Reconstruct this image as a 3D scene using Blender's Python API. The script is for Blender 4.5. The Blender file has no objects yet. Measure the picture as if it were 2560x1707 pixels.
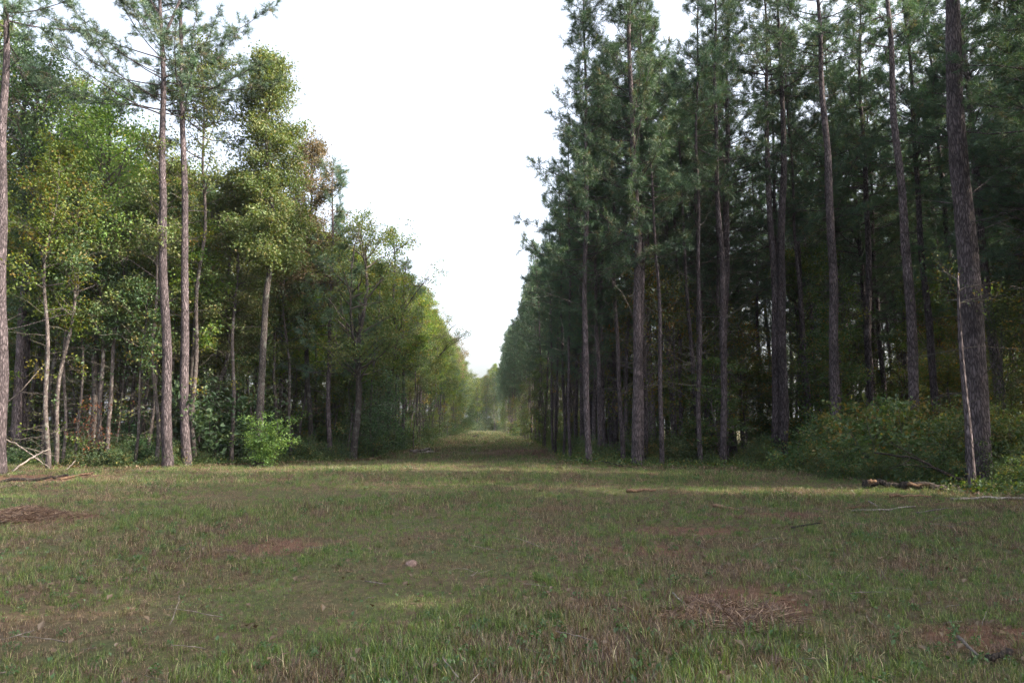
import bpy, math, random
import numpy as np
from mathutils import Vector, Matrix

# ------------------------------------------------------------------ camera, sky, sun, exposure
S = bpy.context.scene
C = S.collection
W_PX, H_PX, FOC = 2560.0, 1707.0, 1707.0
HORIZON = 1066.0
EYE = 1.6
PITCH = math.atan((HORIZON - H_PX / 2) / FOC)
cam_d = bpy.data.cameras.new('camera')
cam = bpy.data.objects.new('camera', cam_d)
C.objects.link(cam)
cam_d.sensor_width = 36.0
cam_d.lens = 24.0
cam_d.clip_start = 0.05
cam_d.clip_end = 3000
cam.location = (0, 0, EYE)
cam.rotation_euler = (math.radians(90) + PITCH, 0, 0)
S.camera = cam

SUN_EL = math.radians(35)
SUN_AZ = math.radians(101)          # compass angle from +Y towards +X
w = bpy.data.worlds.new('World')
S.world = w
w.use_nodes = True
nt = w.node_tree
sky = nt.nodes.new('ShaderNodeTexSky')
sky.sky_type = 'NISHITA'
sky.sun_disc = False
sky.sun_elevation = SUN_EL
sky.sun_rotation = SUN_AZ
sky.air_density = 1.0
sky.dust_density = 6.0
sky.ozone_density = 1.0
hs = nt.nodes.new('ShaderNodeHueSaturation')
hs.inputs['Saturation'].default_value = 0.5
nt.links.new(sky.outputs[0], hs.inputs['Color'])
bg = nt.nodes['Background']
bg.inputs['Strength'].default_value = 0.15
nt.links.new(hs.outputs[0], bg.inputs['Color'])

sun_d = bpy.data.lights.new('sun', 'SUN')
sun_d.energy = 3.0
sun_d.angle = math.radians(0.6)
sun_d.color = (1.0, 0.88, 0.70)
sun = bpy.data.objects.new('sun', sun_d)
C.objects.link(sun)
sd = Vector((math.sin(SUN_AZ) * math.cos(SUN_EL), math.cos(SUN_AZ) * math.cos(SUN_EL), math.sin(SUN_EL)))
sun.rotation_euler = sd.to_track_quat('Z', 'Y').to_euler()
sun.location = (60, 10, 60)

S.view_settings.view_transform = 'Standard'
S.view_settings.look = 'None'
S.view_settings.gamma = 1
HAZE = 0.0002                           # density of the evening air, per metre
S.cycles.volume_bounces = 0
S.view_settings.exposure = 2.12
S.render.engine = 'CYCLES'
S.cycles.max_bounces = 5
S.cycles.diffuse_bounces = 3
S.cycles.transmission_bounces = 3
S.cycles.glossy_bounces = 2
S.cycles.transparent_max_bounces = 4
S.cycles.use_denoising = True
S.cycles.denoising_prefilter = 'NONE'
S.cycles.denoising_input_passes = 'RGB_ALBEDO_NORMAL'
S.cycles.sample_clamp_indirect = 1.5
S.cycles.caustics_reflective = False
S.cycles.caustics_refractive = False

# ------------------------------------------------------------------ helpers
def ground_z(x, y):
    x = np.asarray(x, float); y = np.asarray(y, float)
    z = 0.05 * np.sin(x * 0.35 + 1.3) * np.sin(y * 0.27 + 0.4) + 0.035 * np.sin(x * 0.9 + y * 0.6) * np.sin(y * 0.5 - x * 0.3)
    z = z + 0.10 * np.exp(-((y - 25) / 5.0) ** 2) * np.exp(-((x + 3) / 9.0) ** 2)
    z = z + 0.02 * np.sin(x * 2.1 + 0.7 * y) * np.sin(y * 1.7 - 0.4 * x)
    # gentle dip of the corridor floor behind the crest
    z = z - 0.10 * np.exp(-((y - 42) / 9.0) ** 2) * np.exp(-((x + 3) / 7.0) ** 2)
    return z

def gz(x, y): return float(ground_z(x, y))

def wx(px, dist, z=0.0):
    """sideways position of a point dist metres ahead and z high that stands at column px"""
    k = (z - EYE) / dist
    v = (k * math.cos(PITCH) - math.sin(PITCH)) / (math.cos(PITCH) + k * math.sin(PITCH))
    return (px - 1280.0) / FOC * dist / (math.cos(PITCH) - v * math.sin(PITCH))
def at(px, dist):
    return (wx(px, dist), dist)

def cap_height(px, dist, py):
    """height of a thing at that distance whose top shows at row py"""
    v = (H_PX / 2 - py) / FOC
    return EYE + dist * (math.sin(PITCH) + v * math.cos(PITCH)) / (math.cos(PITCH) - v * math.sin(PITCH))

def mesh_from(name, V, F, mats=(), attrs=None, smooth=False, mat_idx=None):
    """V (n,3); F list of int arrays (m,k)"""
    me = bpy.data.meshes.new(name)
    V = np.asarray(V, np.float32)
    me.vertices.add(len(V))
    me.vertices.foreach_set('co', V.ravel())
    loops = np.concatenate([f.ravel() for f in F]) if F else np.zeros(0, int)
    tot = np.concatenate([np.full(len(f), f.shape[1]) for f in F])
    start = np.concatenate([[0], np.cumsum(tot)[:-1]])
    me.loops.add(len(loops))
    me.loops.foreach_set('vertex_index', loops.astype(np.int32))
    me.polygons.add(len(tot))
    me.polygons.foreach_set('loop_start', start.astype(np.int32))
    if mat_idx is not None:
        me.polygons.foreach_set('material_index', mat_idx.astype(np.int32))
    me.polygons.foreach_set('use_smooth', np.full(len(tot), smooth))
    for k, a in (attrs or {}).items():
        at_ = me.attributes.new(k, 'FLOAT', 'POINT')
        at_.data.foreach_set('value', np.asarray(a, np.float32))
    for m in mats: me.materials.append(m)
    me.update(calc_edges=True)
    return me

class Tubes:
    def __init__(s): s.V = []; s.F = []; s.n = 0
    def add(s, P, R, sides=6, rough=0.0, rng=None, cap=True):
        P = np.asarray(P, float); R = np.asarray(R, float); n = len(P)
        T = np.gradient(P, axis=0); T /= np.linalg.norm(T, axis=1)[:, None] + 1e-9
        ref = np.array([1.0, 0.13, 0.07]) if abs(T[0, 2]) > 0.6 else np.array([0.05, 0.1, 1.0])
        A = np.cross(T, ref); A /= np.linalg.norm(A, axis=1)[:, None] + 1e-9
        B = np.cross(T, A)
        th = np.linspace(0, 2 * np.pi, sides, endpoint=False)
        rr = R[:, None] * np.ones((n, sides))
        if rough and rng is not None:
            rr = rr * (1 + rough * rng.standard_normal((n, sides)))
        V = P[:, None, :] + rr[..., None] * (np.cos(th)[None, :, None] * A[:, None, :] + np.sin(th)[None, :, None] * B[:, None, :])
        i = np.arange(n - 1)[:, None] * sides + np.arange(sides)[None, :]
        j = np.arange(n - 1)[:, None] * sides + (np.arange(sides)[None, :] + 1) % sides
        F = np.stack([i, j, j + sides, i + sides], -1).reshape(-1, 4) + s.n
        s.V.append(V.reshape(-1, 3)); s.F.append(F); s.n += n * sides
        if cap:
            c = np.array([P[0], P[-1]]); s.V.append(c)
            k = np.arange(sides); k2 = (k + 1) % sides
            tri1 = np.stack([k2 + s.n - n * sides, k + s.n - n * sides, np.full(sides, s.n)], -1)
            tri2 = np.stack([k + s.n - sides, k2 + s.n - sides, np.full(sides, s.n + 1)], -1)
            s.T = getattr(s, 'T', []) + [tri1, tri2]
            s.n += 2
    def mesh(s, name, mats, smooth=True):
        F = [np.concatenate(s.F)]
        if getattr(s, 'T', None): F.append(np.concatenate(s.T))
        return mesh_from(name, np.concatenate(s.V), F, mats, smooth=smooth)

def crown_mesh(name, V, F, rl, rc, leafmat, br, woodmat):
    """foliage together with the limbs that carry it, one mesh, two materials"""
    BV = np.concatenate(br.V); n0 = len(V); q = np.concatenate(br.F) + n0
    nf = len(F)
    return mesh_from(name, np.concatenate([V, BV]), [F, q], [leafmat, woodmat],
                     {'rl': np.concatenate([rl, np.zeros(len(BV))]), 'rc': np.concatenate([rc, np.zeros(len(BV))])},
                     mat_idx=np.concatenate([np.zeros(nf), np.ones(len(q))]))

def unit(v): return v / (np.linalg.norm(v, axis=-1, keepdims=True) + 1e-9)

def leaves(Pc, rng, n_per, spread, size, up=0.35, clump=None, narrow=0.62):
    """clusters of leaf-sized folded quads around the points Pc"""
    m = len(Pc)
    idx = np.repeat(np.arange(m), n_per)
    N = len(idx)
    c = Pc[idx] + rng.normal(0, 1, (N, 3)) * np.array([spread, spread, spread * 0.7])
    a = unit(rng.normal(0, 1, (N, 3)) + np.array([0, 0, -0.35]))
    nrm = unit(rng.normal(0, 1, (N, 3)) + np.array([0, 0, up * 3]))
    b = unit(np.cross(nrm, a))
    nn = np.cross(a, b)
    sz = size * rng.uniform(0.65, 1.3, N)[:, None]
    V = np.stack([c - a * sz * .5, c + b * sz * narrow * .5 + nn * sz * .12, c + a * sz * .5, c - b * sz * narrow * .5 + nn * sz * .12], 1).reshape(-1, 3)
    F = np.arange(4 * N).reshape(-1, 4)
    rl = rng.random(N)
    rc = (rng.random(m) if clump is None else clump)[idx]
    return V, F, np.repeat(rl, 4), np.repeat(rc, 4)

def needles(Pc, D, rng, n_per, length=0.2, width=0.015):
    """long-needle tufts: thin triangles fanning forward round each twig tip"""
    m = len(Pc); idx = np.repeat(np.arange(m), n_per); N = len(idx)
    d = D[idx]
    along = rng.uniform(-0.22, 0.04, N)[:, None]
    base = Pc[idx] + d * along
    rad = unit(rng.normal(0, 1, (N, 3)))
    rad = unit(rad - d * np.sum(rad * d, 1, keepdims=True))
    dirn = unit(d * rng.uniform(0.25, 1.1, N)[:, None] + rad * rng.uniform(0.5, 1.0, N)[:, None] + np.array([0, 0, -0.18]))
    L = length * rng.uniform(0.7, 1.15, N)[:, None]
    side = unit(np.cross(dirn, rng.normal(0, 1, (N, 3)))) * width * .5
    tip = base + dirn * L
    V = np.stack([base - side, base + side, tip], 1).reshape(-1, 3)
    F = np.arange(3 * N).reshape(-1, 3)
    return V, F, np.repeat(rng.random(N), 3), np.repeat(rng.random(m)[idx], 3)

# ------------------------------------------------------------------ materials
def new_mat(name):
    m = bpy.data.materials.new(name); m.use_nodes = True
    nt = m.node_tree; nt.nodes.clear()
    return m, nt
def N(nt, t, **kw):
    n = nt.nodes.new(t)
    for k, v in kw.items(): setattr(n, k, v)
    return n
def mixc(nt, fac, a, b, mode='MIX'):
    n = nt.nodes.new('ShaderNodeMix'); n.data_type = 'RGBA'; n.blend_type = mode
    for sock, v in ((n.inputs[0], fac), (n.inputs[6], a), (n.inputs[7], b)):
        if isinstance(v, bpy.types.NodeSocket): nt.links.new(v, sock)
        elif isinstance(v, (int, float)): sock.default_value = v
        else: sock.default_value = (*v, 1)
    return n.outputs[2]
def ramp(nt, fac, stops):
    r = nt.nodes.new('ShaderNodeValToRGB')
    nt.links.new(fac, r.inputs[0])
    while len(r.color_ramp.elements) < len(stops): r.color_ramp.elements.new(0.5)
    for e, (p, c) in zip(r.color_ramp.elements, stops):
        e.position = p; e.color = (*c, 1) if not isinstance(c, (int, float)) else (c, c, c, 1)
    return r.outputs[0]
def attr(nt, name):
    a = nt.nodes.new('ShaderNodeAttribute'); a.attribute_name = name
    return a.outputs['Fac']
def objrand(nt):
    return nt.nodes.new('ShaderNodeObjectInfo').outputs['Random']

def leaf_material(name, stops, clump_stops=None, transl=0.35, gloss=0.06, clump_mix=0.5):
    gloss *= 0.6
    m, nt = new_mat(name)
    c1 = ramp(nt, attr(nt, 'rl'), stops)
    c2 = ramp(nt, attr(nt, 'rc'), clump_stops or stops)
    col = mixc(nt, clump_mix, c1, c2)
    # tree-to-tree difference
    hsv = N(nt, 'ShaderNodeHueSaturation')
    mr = N(nt, 'ShaderNodeMapRange'); nt.links.new(objrand(nt), mr.inputs[0])
    mr.inputs[3].default_value = 0.8; mr.inputs[4].default_value = 1.25
    nt.links.new(mr.outputs[0], hsv.inputs['Value'])
    mr2 = N(nt, 'ShaderNodeMapRange'); nt.links.new(objrand(nt), mr2.inputs[0])
    mr2.inputs[3].default_value = 0.485; mr2.inputs[4].default_value = 0.515
    nt.links.new(mr2.outputs[0], hsv.inputs['Hue'])
    nt.links.new(col, hsv.inputs['Color'])
    col = hsv.outputs[0]
    d = N(nt, 'ShaderNodeBsdfDiffuse'); t = N(nt, 'ShaderNodeBsdfTranslucent'); g = N(nt, 'ShaderNodeBsdfGlossy')
    nt.links.new(col, d.inputs[0])
    tc = mixc(nt, 1.0, col, (1.5, 1.45, 0.5), 'MULTIPLY')
    nt.links.new(tc, t.inputs[0])
    g.inputs['Roughness'].default_value = 0.6; g.inputs[0].default_value = (0.7, 0.75, 0.7, 1)
    m1 = N(nt, 'ShaderNodeMixShader'); m1.inputs[0].default_value = transl
    nt.links.new(d.outputs[0], m1.inputs[1]); nt.links.new(t.outputs[0], m1.inputs[2])
    m2 = N(nt, 'ShaderNodeMixShader'); m2.inputs[0].default_value = gloss
    nt.links.new(m1.outputs[0], m2.inputs[1]); nt.links.new(g.outputs[0], m2.inputs[2])
    o = N(nt, 'ShaderNodeOutputMaterial'); nt.links.new(m2.outputs[0], o.inputs[0])
    return m

def bark_material(name, dark, light, sx=14, sz=4.5, bump=0.6, lichen=None):
    m, nt = new_mat(name)
    tc = N(nt, 'ShaderNodeTexCoord'); mp = N(nt, 'ShaderNodeMapping')
    mp.inputs['Scale'].default_value = (sx, sx, sz)
    nt.links.new(tc.outputs['Object'], mp.inputs[0])
    vo = N(nt, 'ShaderNodeTexVoronoi', feature='DISTANCE_TO_EDGE'); vo.inputs['Scale'].default_value = 1.0
    nz0 = N(nt, 'ShaderNodeTexNoise'); nz0.inputs['Scale'].default_value = 1.1; nz0.inputs['Detail'].default_value = 4; nt.links.new(mp.outputs[0], nz0.inputs[0])
    va = N(nt, 'ShaderNodeVectorMath', operation='MULTIPLY_ADD'); va.inputs[1].default_value = (1.5, 1.5, 1.1)
    nt.links.new(nz0.outputs[1], va.inputs[0]); nt.links.new(mp.outputs[0], va.inputs[2])
    nt.links.new(va.outputs[0], vo.inputs['Vector'])
    edge = ramp(nt, vo.outputs[0], [(0.0, 0.0), (0.30, 1.0)])
    nz = N(nt, 'ShaderNodeTexNoise'); nz.inputs['Scale'].default_value = 1.6; nz.inputs['Detail'].default_value = 6
    nt.links.new(tc.outputs['Object'], nz.inputs[0])
    base = mixc(nt, edge, dark, light)
    n2 = ramp(nt, nz.outputs[0], [(0.35, 0.62), (0.68, 1.3)])
    col = mixc(nt, 1.0, base, n2, 'MULTIPLY')
    if lichen:
        nz3 = N(nt, 'ShaderNodeTexNoise'); nz3.inputs['Scale'].default_value = 5; nz3.inputs['Detail'].default_value = 8
        nt.links.new(tc.outputs['Object'], nz3.inputs[0])
        f = ramp(nt, nz3.outputs[0], [(0.56, 0.0), (0.66, 0.75)])
        col = mixc(nt, f, col, lichen)
    hs = N(nt, 'ShaderNodeHueSaturation'); mr = N(nt, 'ShaderNodeMapRange'); nt.links.new(objrand(nt), mr.inputs[0])
    mr.inputs[3].default_value = 0.75; mr.inputs[4].default_value = 1.25
    nt.links.new(mr.outputs[0], hs.inputs['Value']); nt.links.new(col, hs.inputs['Color'])
    p = N(nt, 'ShaderNodeBsdfPrincipled'); p.inputs['Roughness'].default_value = 0.9
    p.inputs['Specular IOR Level'].default_value = 0.25
    nt.links.new(hs.outputs[0], p.inputs['Base Color'])
    b = N(nt, 'ShaderNodeBump'); b.inputs['Strength'].default_value = bump; b.inputs['Distance'].default_value = 0.03
    nt.links.new(edge, b.inputs['Height']); nt.links.new(b.outputs[0], p.inputs['Normal'])
    o = N(nt, 'ShaderNodeOutputMaterial'); nt.links.new(p.outputs[0], o.inputs[0])
    return m

M_PINEBARK = bark_material('pine_bark', (0.034, 0.026, 0.029), (0.155, 0.125, 0.132), 21, 3.6, 0.9)
M_OAKBARK = bark_material('oak_bark', (0.028, 0.023, 0.022), (0.100, 0.085, 0.078), 22, 6, 0.7, (0.14, 0.145, 0.125))
M_SAPBARK = bark_material('smooth_bark', (0.050, 0.040, 0.038), (0.125, 0.104, 0.098), 10, 5, 0.25, (0.17, 0.17, 0.15))
M_TWIG = bark_material('twig_bark', (0.07, 0.06, 0.052), (0.12, 0.105, 0.09), 20, 8, 0.2)
M_DEADWOOD = bark_material('dead_wood', (0.12, 0.10, 0.085), (0.28, 0.24, 0.21), 18, 3, 0.3)
M_SPLITWOOD = bark_material('split_wood', (0.12, 0.070, 0.045), (0.26, 0.165, 0.10), 30, 3, 0.3)
M_DARKLOG = bark_material('rotting_bark', (0.022, 0.018, 0.016), (0.085, 0.065, 0.052), 14, 5, 0.8)

M_NEEDLE = leaf_material('pine_needles',
    [(0.0, (0.030, 0.078, 0.048)), (0.6, (0.048, 0.102, 0.056)), (0.93, (0.085, 0.140, 0.058)), (1.0, (0.22, 0.14, 0.06))],
    [(0.0, (0.028, 0.072, 0.055)), (0.5, (0.043, 0.097, 0.060)), (0.9, (0.088, 0.138, 0.058)), (0.97, (0.20, 0.12, 0.055))], 0.25, 0.12)
M_GUM = leaf_material('sweetgum_leaves',
    [(0.0, (0.035, 0.080, 0.012)), (0.6, (0.095, 0.165, 0.020)), (0.9, (0.18, 0.22, 0.026)), (1.0, (0.24, 0.19, 0.025))],
    [(0.0, (0.030, 0.075, 0.014)), (0.5, (0.098, 0.165, 0.020)), (0.8, (0.19, 0.22, 0.026)), (0.97, (0.24, 0.13, 0.025))], 0.42, 0.05, 0.6)
M_OAK = leaf_material('oak_leaves',
    [(0.0, (0.044, 0.082, 0.020)), (0.6, (0.105, 0.150, 0.036)), (0.88, (0.18, 0.18, 0.050)), (1.0, (0.24, 0.16, 0.06))],
    [(0.0, (0.038, 0.078, 0.020)), (0.6, (0.102, 0.148, 0.036)), (0.9, (0.14, 0.125, 0.05))], 0.36, 0.08)
M_BROWNOAK = leaf_material('browning_oak_leaves',
    [(0.0, (0.075, 0.080, 0.034)), (0.4, (0.13, 0.105, 0.055)), (0.8, (0.20, 0.145, 0.085)), (1.0, (0.30, 0.19, 0.10))],
    [(0.0, (0.075, 0.085, 0.036)), (0.5, (0.14, 0.105, 0.058)), (1.0, (0.21, 0.15, 0.09))], 0.3, 0.08)
M_UNDER = leaf_material('understorey_leaves',
    [(0.0, (0.030, 0.066, 0.022)), (0.6, (0.055, 0.100, 0.030)), (0.9, (0.10, 0.14, 0.032)), (1.0, (0.24, 0.14, 0.03))],
    [(0.0, (0.028, 0.064, 0.024)), (0.6, (0.055, 0.100, 0.030)), (0.88, (0.12, 0.145, 0.030)), (0.97, (0.26, 0.13, 0.03))], 0.4, 0.08)
M_VINE = leaf_material('vine_leaves',
    [(0.0, (0.022, 0.062, 0.022)), (0.7, (0.045, 0.100, 0.034)), (1.0, (0.085, 0.145, 0.04))], None, 0.3, 0.10)
M_AUTUMN = leaf_material('autumn_shrub_leaves',
    [(0.0, (0.036, 0.068, 0.020)), (0.55, (0.070, 0.095, 0.024)), (0.82, (0.16, 0.135, 0.025)), (1.0, (0.30, 0.12, 0.025))],
    [(0.0, (0.036, 0.070, 0.022)), (0.5, (0.065, 0.095, 0.024)), (0.8, (0.17, 0.14, 0.025)), (0.97, (0.28, 0.10, 0.02))], 0.4, 0.07)
M_DEADLEAF = leaf_material('dead_red_leaves',
    [(0.0, (0.07, 0.024, 0.014)), (0.6, (0.13, 0.040, 0.022)), (1.0, (0.20, 0.075, 0.038))], None, 0.25, 0.04)
M_BRIGHT = leaf_material('bright_vine_leaves',
    [(0.0, (0.07, 0.13, 0.03)), (0.6, (0.12, 0.20, 0.04)), (1.0, (0.22, 0.28, 0.06))], None, 0.42, 0.08)

# ------------------------------------------------------------------ object bookkeeping
def tag(o, label=None, cat=None, group=None, kind=None):
    if label: o['label'] = label
    if cat: o['category'] = cat
    if group: o['group'] = group
    if kind: o['kind'] = kind
    return o
def obj(name, me, parent=None):
    o = bpy.data.objects.new(name, me); C.objects.link(o)
    if parent: o.parent = parent
    return o
def place(proto, x, y, rz, s, label, group=None, sz=None, z=None, tilt=(0, 0), cat=None, name=None):
    if len(proto[2]) == 1: return place_single(proto, x, y, rz, s, label, group, sz or s, tilt)
    return place_tree(proto, x, y, rz, s, label, group, sz, z, tilt, cat, name)
def place_tree(proto, x, y, rz, s, label, group=None, sz=None, z=None, tilt=(0, 0), cat=None, name=None):
    """proto: (name, category, [(part name, mesh), ...]) -> an Empty with a copy of every part"""
    nm, ct, parts = proto
    r = bpy.data.objects.new(name or nm, None); C.objects.link(r)
    r.empty_display_size = 0.3
    r.location = (x, y, (gz(x, y) if z is None else z))
    r.rotation_euler = (tilt[0], tilt[1], rz)
    r.scale = (s, s, sz or s)
    tag(r, label, cat or ct, group)
    for pn, me in parts:
        obj(pn, me, r)
    return r
def place_single(proto, x, y, rz, s, label, group, sz, tilt):
    nm, ct, parts = proto
    r = obj(nm, parts[0][1]); r.location = (x, y, gz(x, y)); r.rotation_euler = (tilt[0], tilt[1], rz); r.scale = (s, s, sz)
    return tag(r, label, ct, group)

# ------------------------------------------------------------------ tree growth
def wander(rng, p0, d0, L, n, jit, lift=0.0, droop=0.0):
    P = [np.array(p0, float)]; d = np.array(d0, float); d /= np.linalg.norm(d)
    st = L / n
    for i in range(n):
        d = d + rng.normal(0, jit, 3) + np.array([0, 0, lift - droop * i / n])
        d /= np.linalg.norm(d)
        P.append(P[-1] + d * st)
    return np.array(P)

def path_at(P, t):
    k = t * (len(P) - 1); i = min(int(k), len(P) - 2); f = k - i
    return P[i] * (1 - f) + P[i + 1] * f, unit(P[i + 1] - P[i])

def trunk_path(rng, H, lean=(0, 0), wob=0.06, ctrl=None, n=None):
    n = n or max(8, int(H / 0.55))
    z = np.linspace(-0.25, H, n)
    if ctrl is not None:
        cz = [c[2] for c in ctrl]
        x = np.interp(z, cz, [c[0] for c in ctrl]); y = np.interp(z, cz, [c[1] for c in ctrl])
        for _ in range(2):
            x[1:-1] = (x[:-2] + 2 * x[1:-1] + x[2:]) / 4; y[1:-1] = (y[:-2] + 2 * y[1:-1] + y[2:]) / 4
    else:
        t = np.clip(z / H, 0, 1)
        x = lean[0] * t ** 1.3; y = lean[1] * t ** 1.3
    ph = rng.uniform(0, 6.28, 6)
    zz = np.clip(z, 0, None)
    x = x + wob * (np.sin(zz * .45 + ph[0]) - np.sin(ph[0])) + wob * .5 * (np.sin(zz * 1.1 + ph[1]) - np.sin(ph[1]))
    y = y + wob * (np.sin(zz * .5 + ph[2]) - np.sin(ph[2])) + wob * .5 * (np.sin(zz * 1.2 + ph[3]) - np.sin(ph[3]))
    return np.stack([x, y, z], 1)

def trunk_radii(P, r0, rtop, flare=0.45, power=1.5):
    z = P[:, 2]; t = np.clip(z / z.max(), 0, 1)
    r = rtop + (r0 - rtop) * (1 - t ** power)
    return r * (1 + flare * np.exp(-np.clip(z, 0, None) / 0.35))

def z_point(P, h):
    i = int(np.clip(np.searchsorted(P[:, 2], h) - 1, 0, len(P) - 2))
    f = (h - P[i, 2]) / (P[i + 1, 2] - P[i, 2] + 1e-9)
    return P[i] * (1 - f) + P[i + 1] * f

def pine(seed, H=19, r0=0.17, crown=0.5, R=2.6, nb=52, ctrl=None, lean=(0, 0), dead=22, wob=0.05, sides=9,
         fork=None, tuft=24, side_bias=None, dead_low=0.15, name='pine_tree', needle=None, dens=1.0, low=None, sub=True):
    rng = np.random.default_rng(seed)
    P = trunk_path(rng, H, lean, wob, ctrl)
    Rr = trunk_radii(P, r0, 0.025, 0.35)
    tr = Tubes(); tr.add(P, Rr, sides, 0.035, rng)
    if fork:
        p = z_point(P, fork[0]); r = np.interp(fork[0], P[:, 2], Rr)
        Q = wander(rng, p, (fork[1], fork[2], 1.0), H - fork[0] - 0.4, 8, 0.05, 0.05)
        tr.add(Q, np.linspace(r * .8, 0.03, len(Q)), 8, 0.03, rng)
    br = Tubes(); TP = []; TD = []
    z0 = H * (1 - crown)
    hs_ = z0 + (H - z0 - 0.3) * np.sort(rng.random(nb)) ** 0.92
    az = rng.uniform(0, 6.28)
    for h in hs_:
        t = (h - z0) / (H - z0)
        az += 2.4 + rng.normal(0, .4)
        a = az
        if side_bias is not None and rng.random() < side_bias[1]:
            a = side_bias[0] + rng.normal(0, .7)
        prof = (0.45 + 0.55 * math.sin(min(1, t * 1.15 + 0.28) * math.pi)) * (1 - 0.55 * t) if t > 0.05 else 0.6
        L = R * prof * rng.uniform(0.6, 1.25) + 0.35
        el = math.radians(-5 + 50 * t + rng.normal(0, 10))
        d = (math.cos(a) * math.cos(el), math.sin(a) * math.cos(el), math.sin(el))
        p0 = z_point(P, h)
        B = wander(rng, p0, d, L, 6, 0.09, 0.05 + 0.04 * (1 - t))
        rb = 0.012 + 0.018 * L / R * (r0 / .17)
        br.add(B, np.linspace(rb, 0.006, len(B)), 4, cap=False)
        ns = int(3 + L * 3.0 * dens)
        for k in range(ns):
            u = 0.25 + 0.75 * (k + rng.random()) / ns
            q, dq = path_at(B, u)
            sa = unit(dq + rng.normal(0, .65, 3) + np.array([0, 0, .2]))
            l2 = (0.25 + 0.45 * L / R * (1.1 - u)) * rng.uniform(.7, 1.4)
            Q = wander(rng, q, sa, l2, 3, .12, .08)
            br.add(Q, np.linspace(.007, .004, 4), 3, cap=False)
            TP.append(Q[-1]); TD.append(unit(Q[-1] - Q[-2]))
            if l2 > .35:
                TP.append(Q[2] + rng.normal(0, .05, 3)); TD.append(unit(sa + rng.normal(0, .5, 3)))
            if sub and l2 > .3:
                for _ in range(2):
                    d3 = unit(sa + rng.normal(0, .7, 3)); q3 = Q[1] + d3 * rng.uniform(.18, .35)
                    br.add(np.array([Q[1], q3]), np.array([.005, .004]), 3, cap=False)
                    TP.append(q3); TD.append(d3)
        TP.append(B[-1]); TD.append(unit(B[-1] - B[-2]))
    for _ in range(5):
        TP.append(P[-1] + rng.normal(0, .12, 3)); TD.append(unit(np.array([0, 0, 1.0]) + rng.normal(0, .4, 3)))
    # dead stubs and bare limbs under the crown
    for _ in range(dead):
        h = H * rng.uniform(dead_low, 1 - crown + .1); a = rng.uniform(0, 6.28); L = rng.choice([.15, .3, .8, 1.5, 2.4]) * rng.uniform(.6, 1.3)
        p0 = z_point(P, h)
        B = wander(rng, p0, (math.cos(a), math.sin(a), rng.uniform(-.15, .8)), L + r0, 4, .13)
        br.add(B, np.linspace(.016 if L > .5 else .022, .005, 5), 4, cap=False)
        if L > .9:
            for _k in range(3):
                q, dq = path_at(B, rng.uniform(.4, .9)); Q = wander(rng, q, unit(dq + rng.normal(0, .6, 3)), L * .35, 3, .15)
                br.add(Q, np.linspace(.006, .003, 4), 3, cap=False)
    TP = np.array(TP); TD = np.array(TD)
    V, F, rl, rc = needles(TP, TD, rng, tuft)
    crown_me = crown_mesh(name + '_crown', V, F, rl, rc, needle or M_NEEDLE, br, M_TWIG if r0 < .1 else M_PINEBARK)
    return (name, 'pine tree', [('trunk', tr.mesh(name + '_trunk', [M_PINEBARK])), ('crown', crown_me)])

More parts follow.
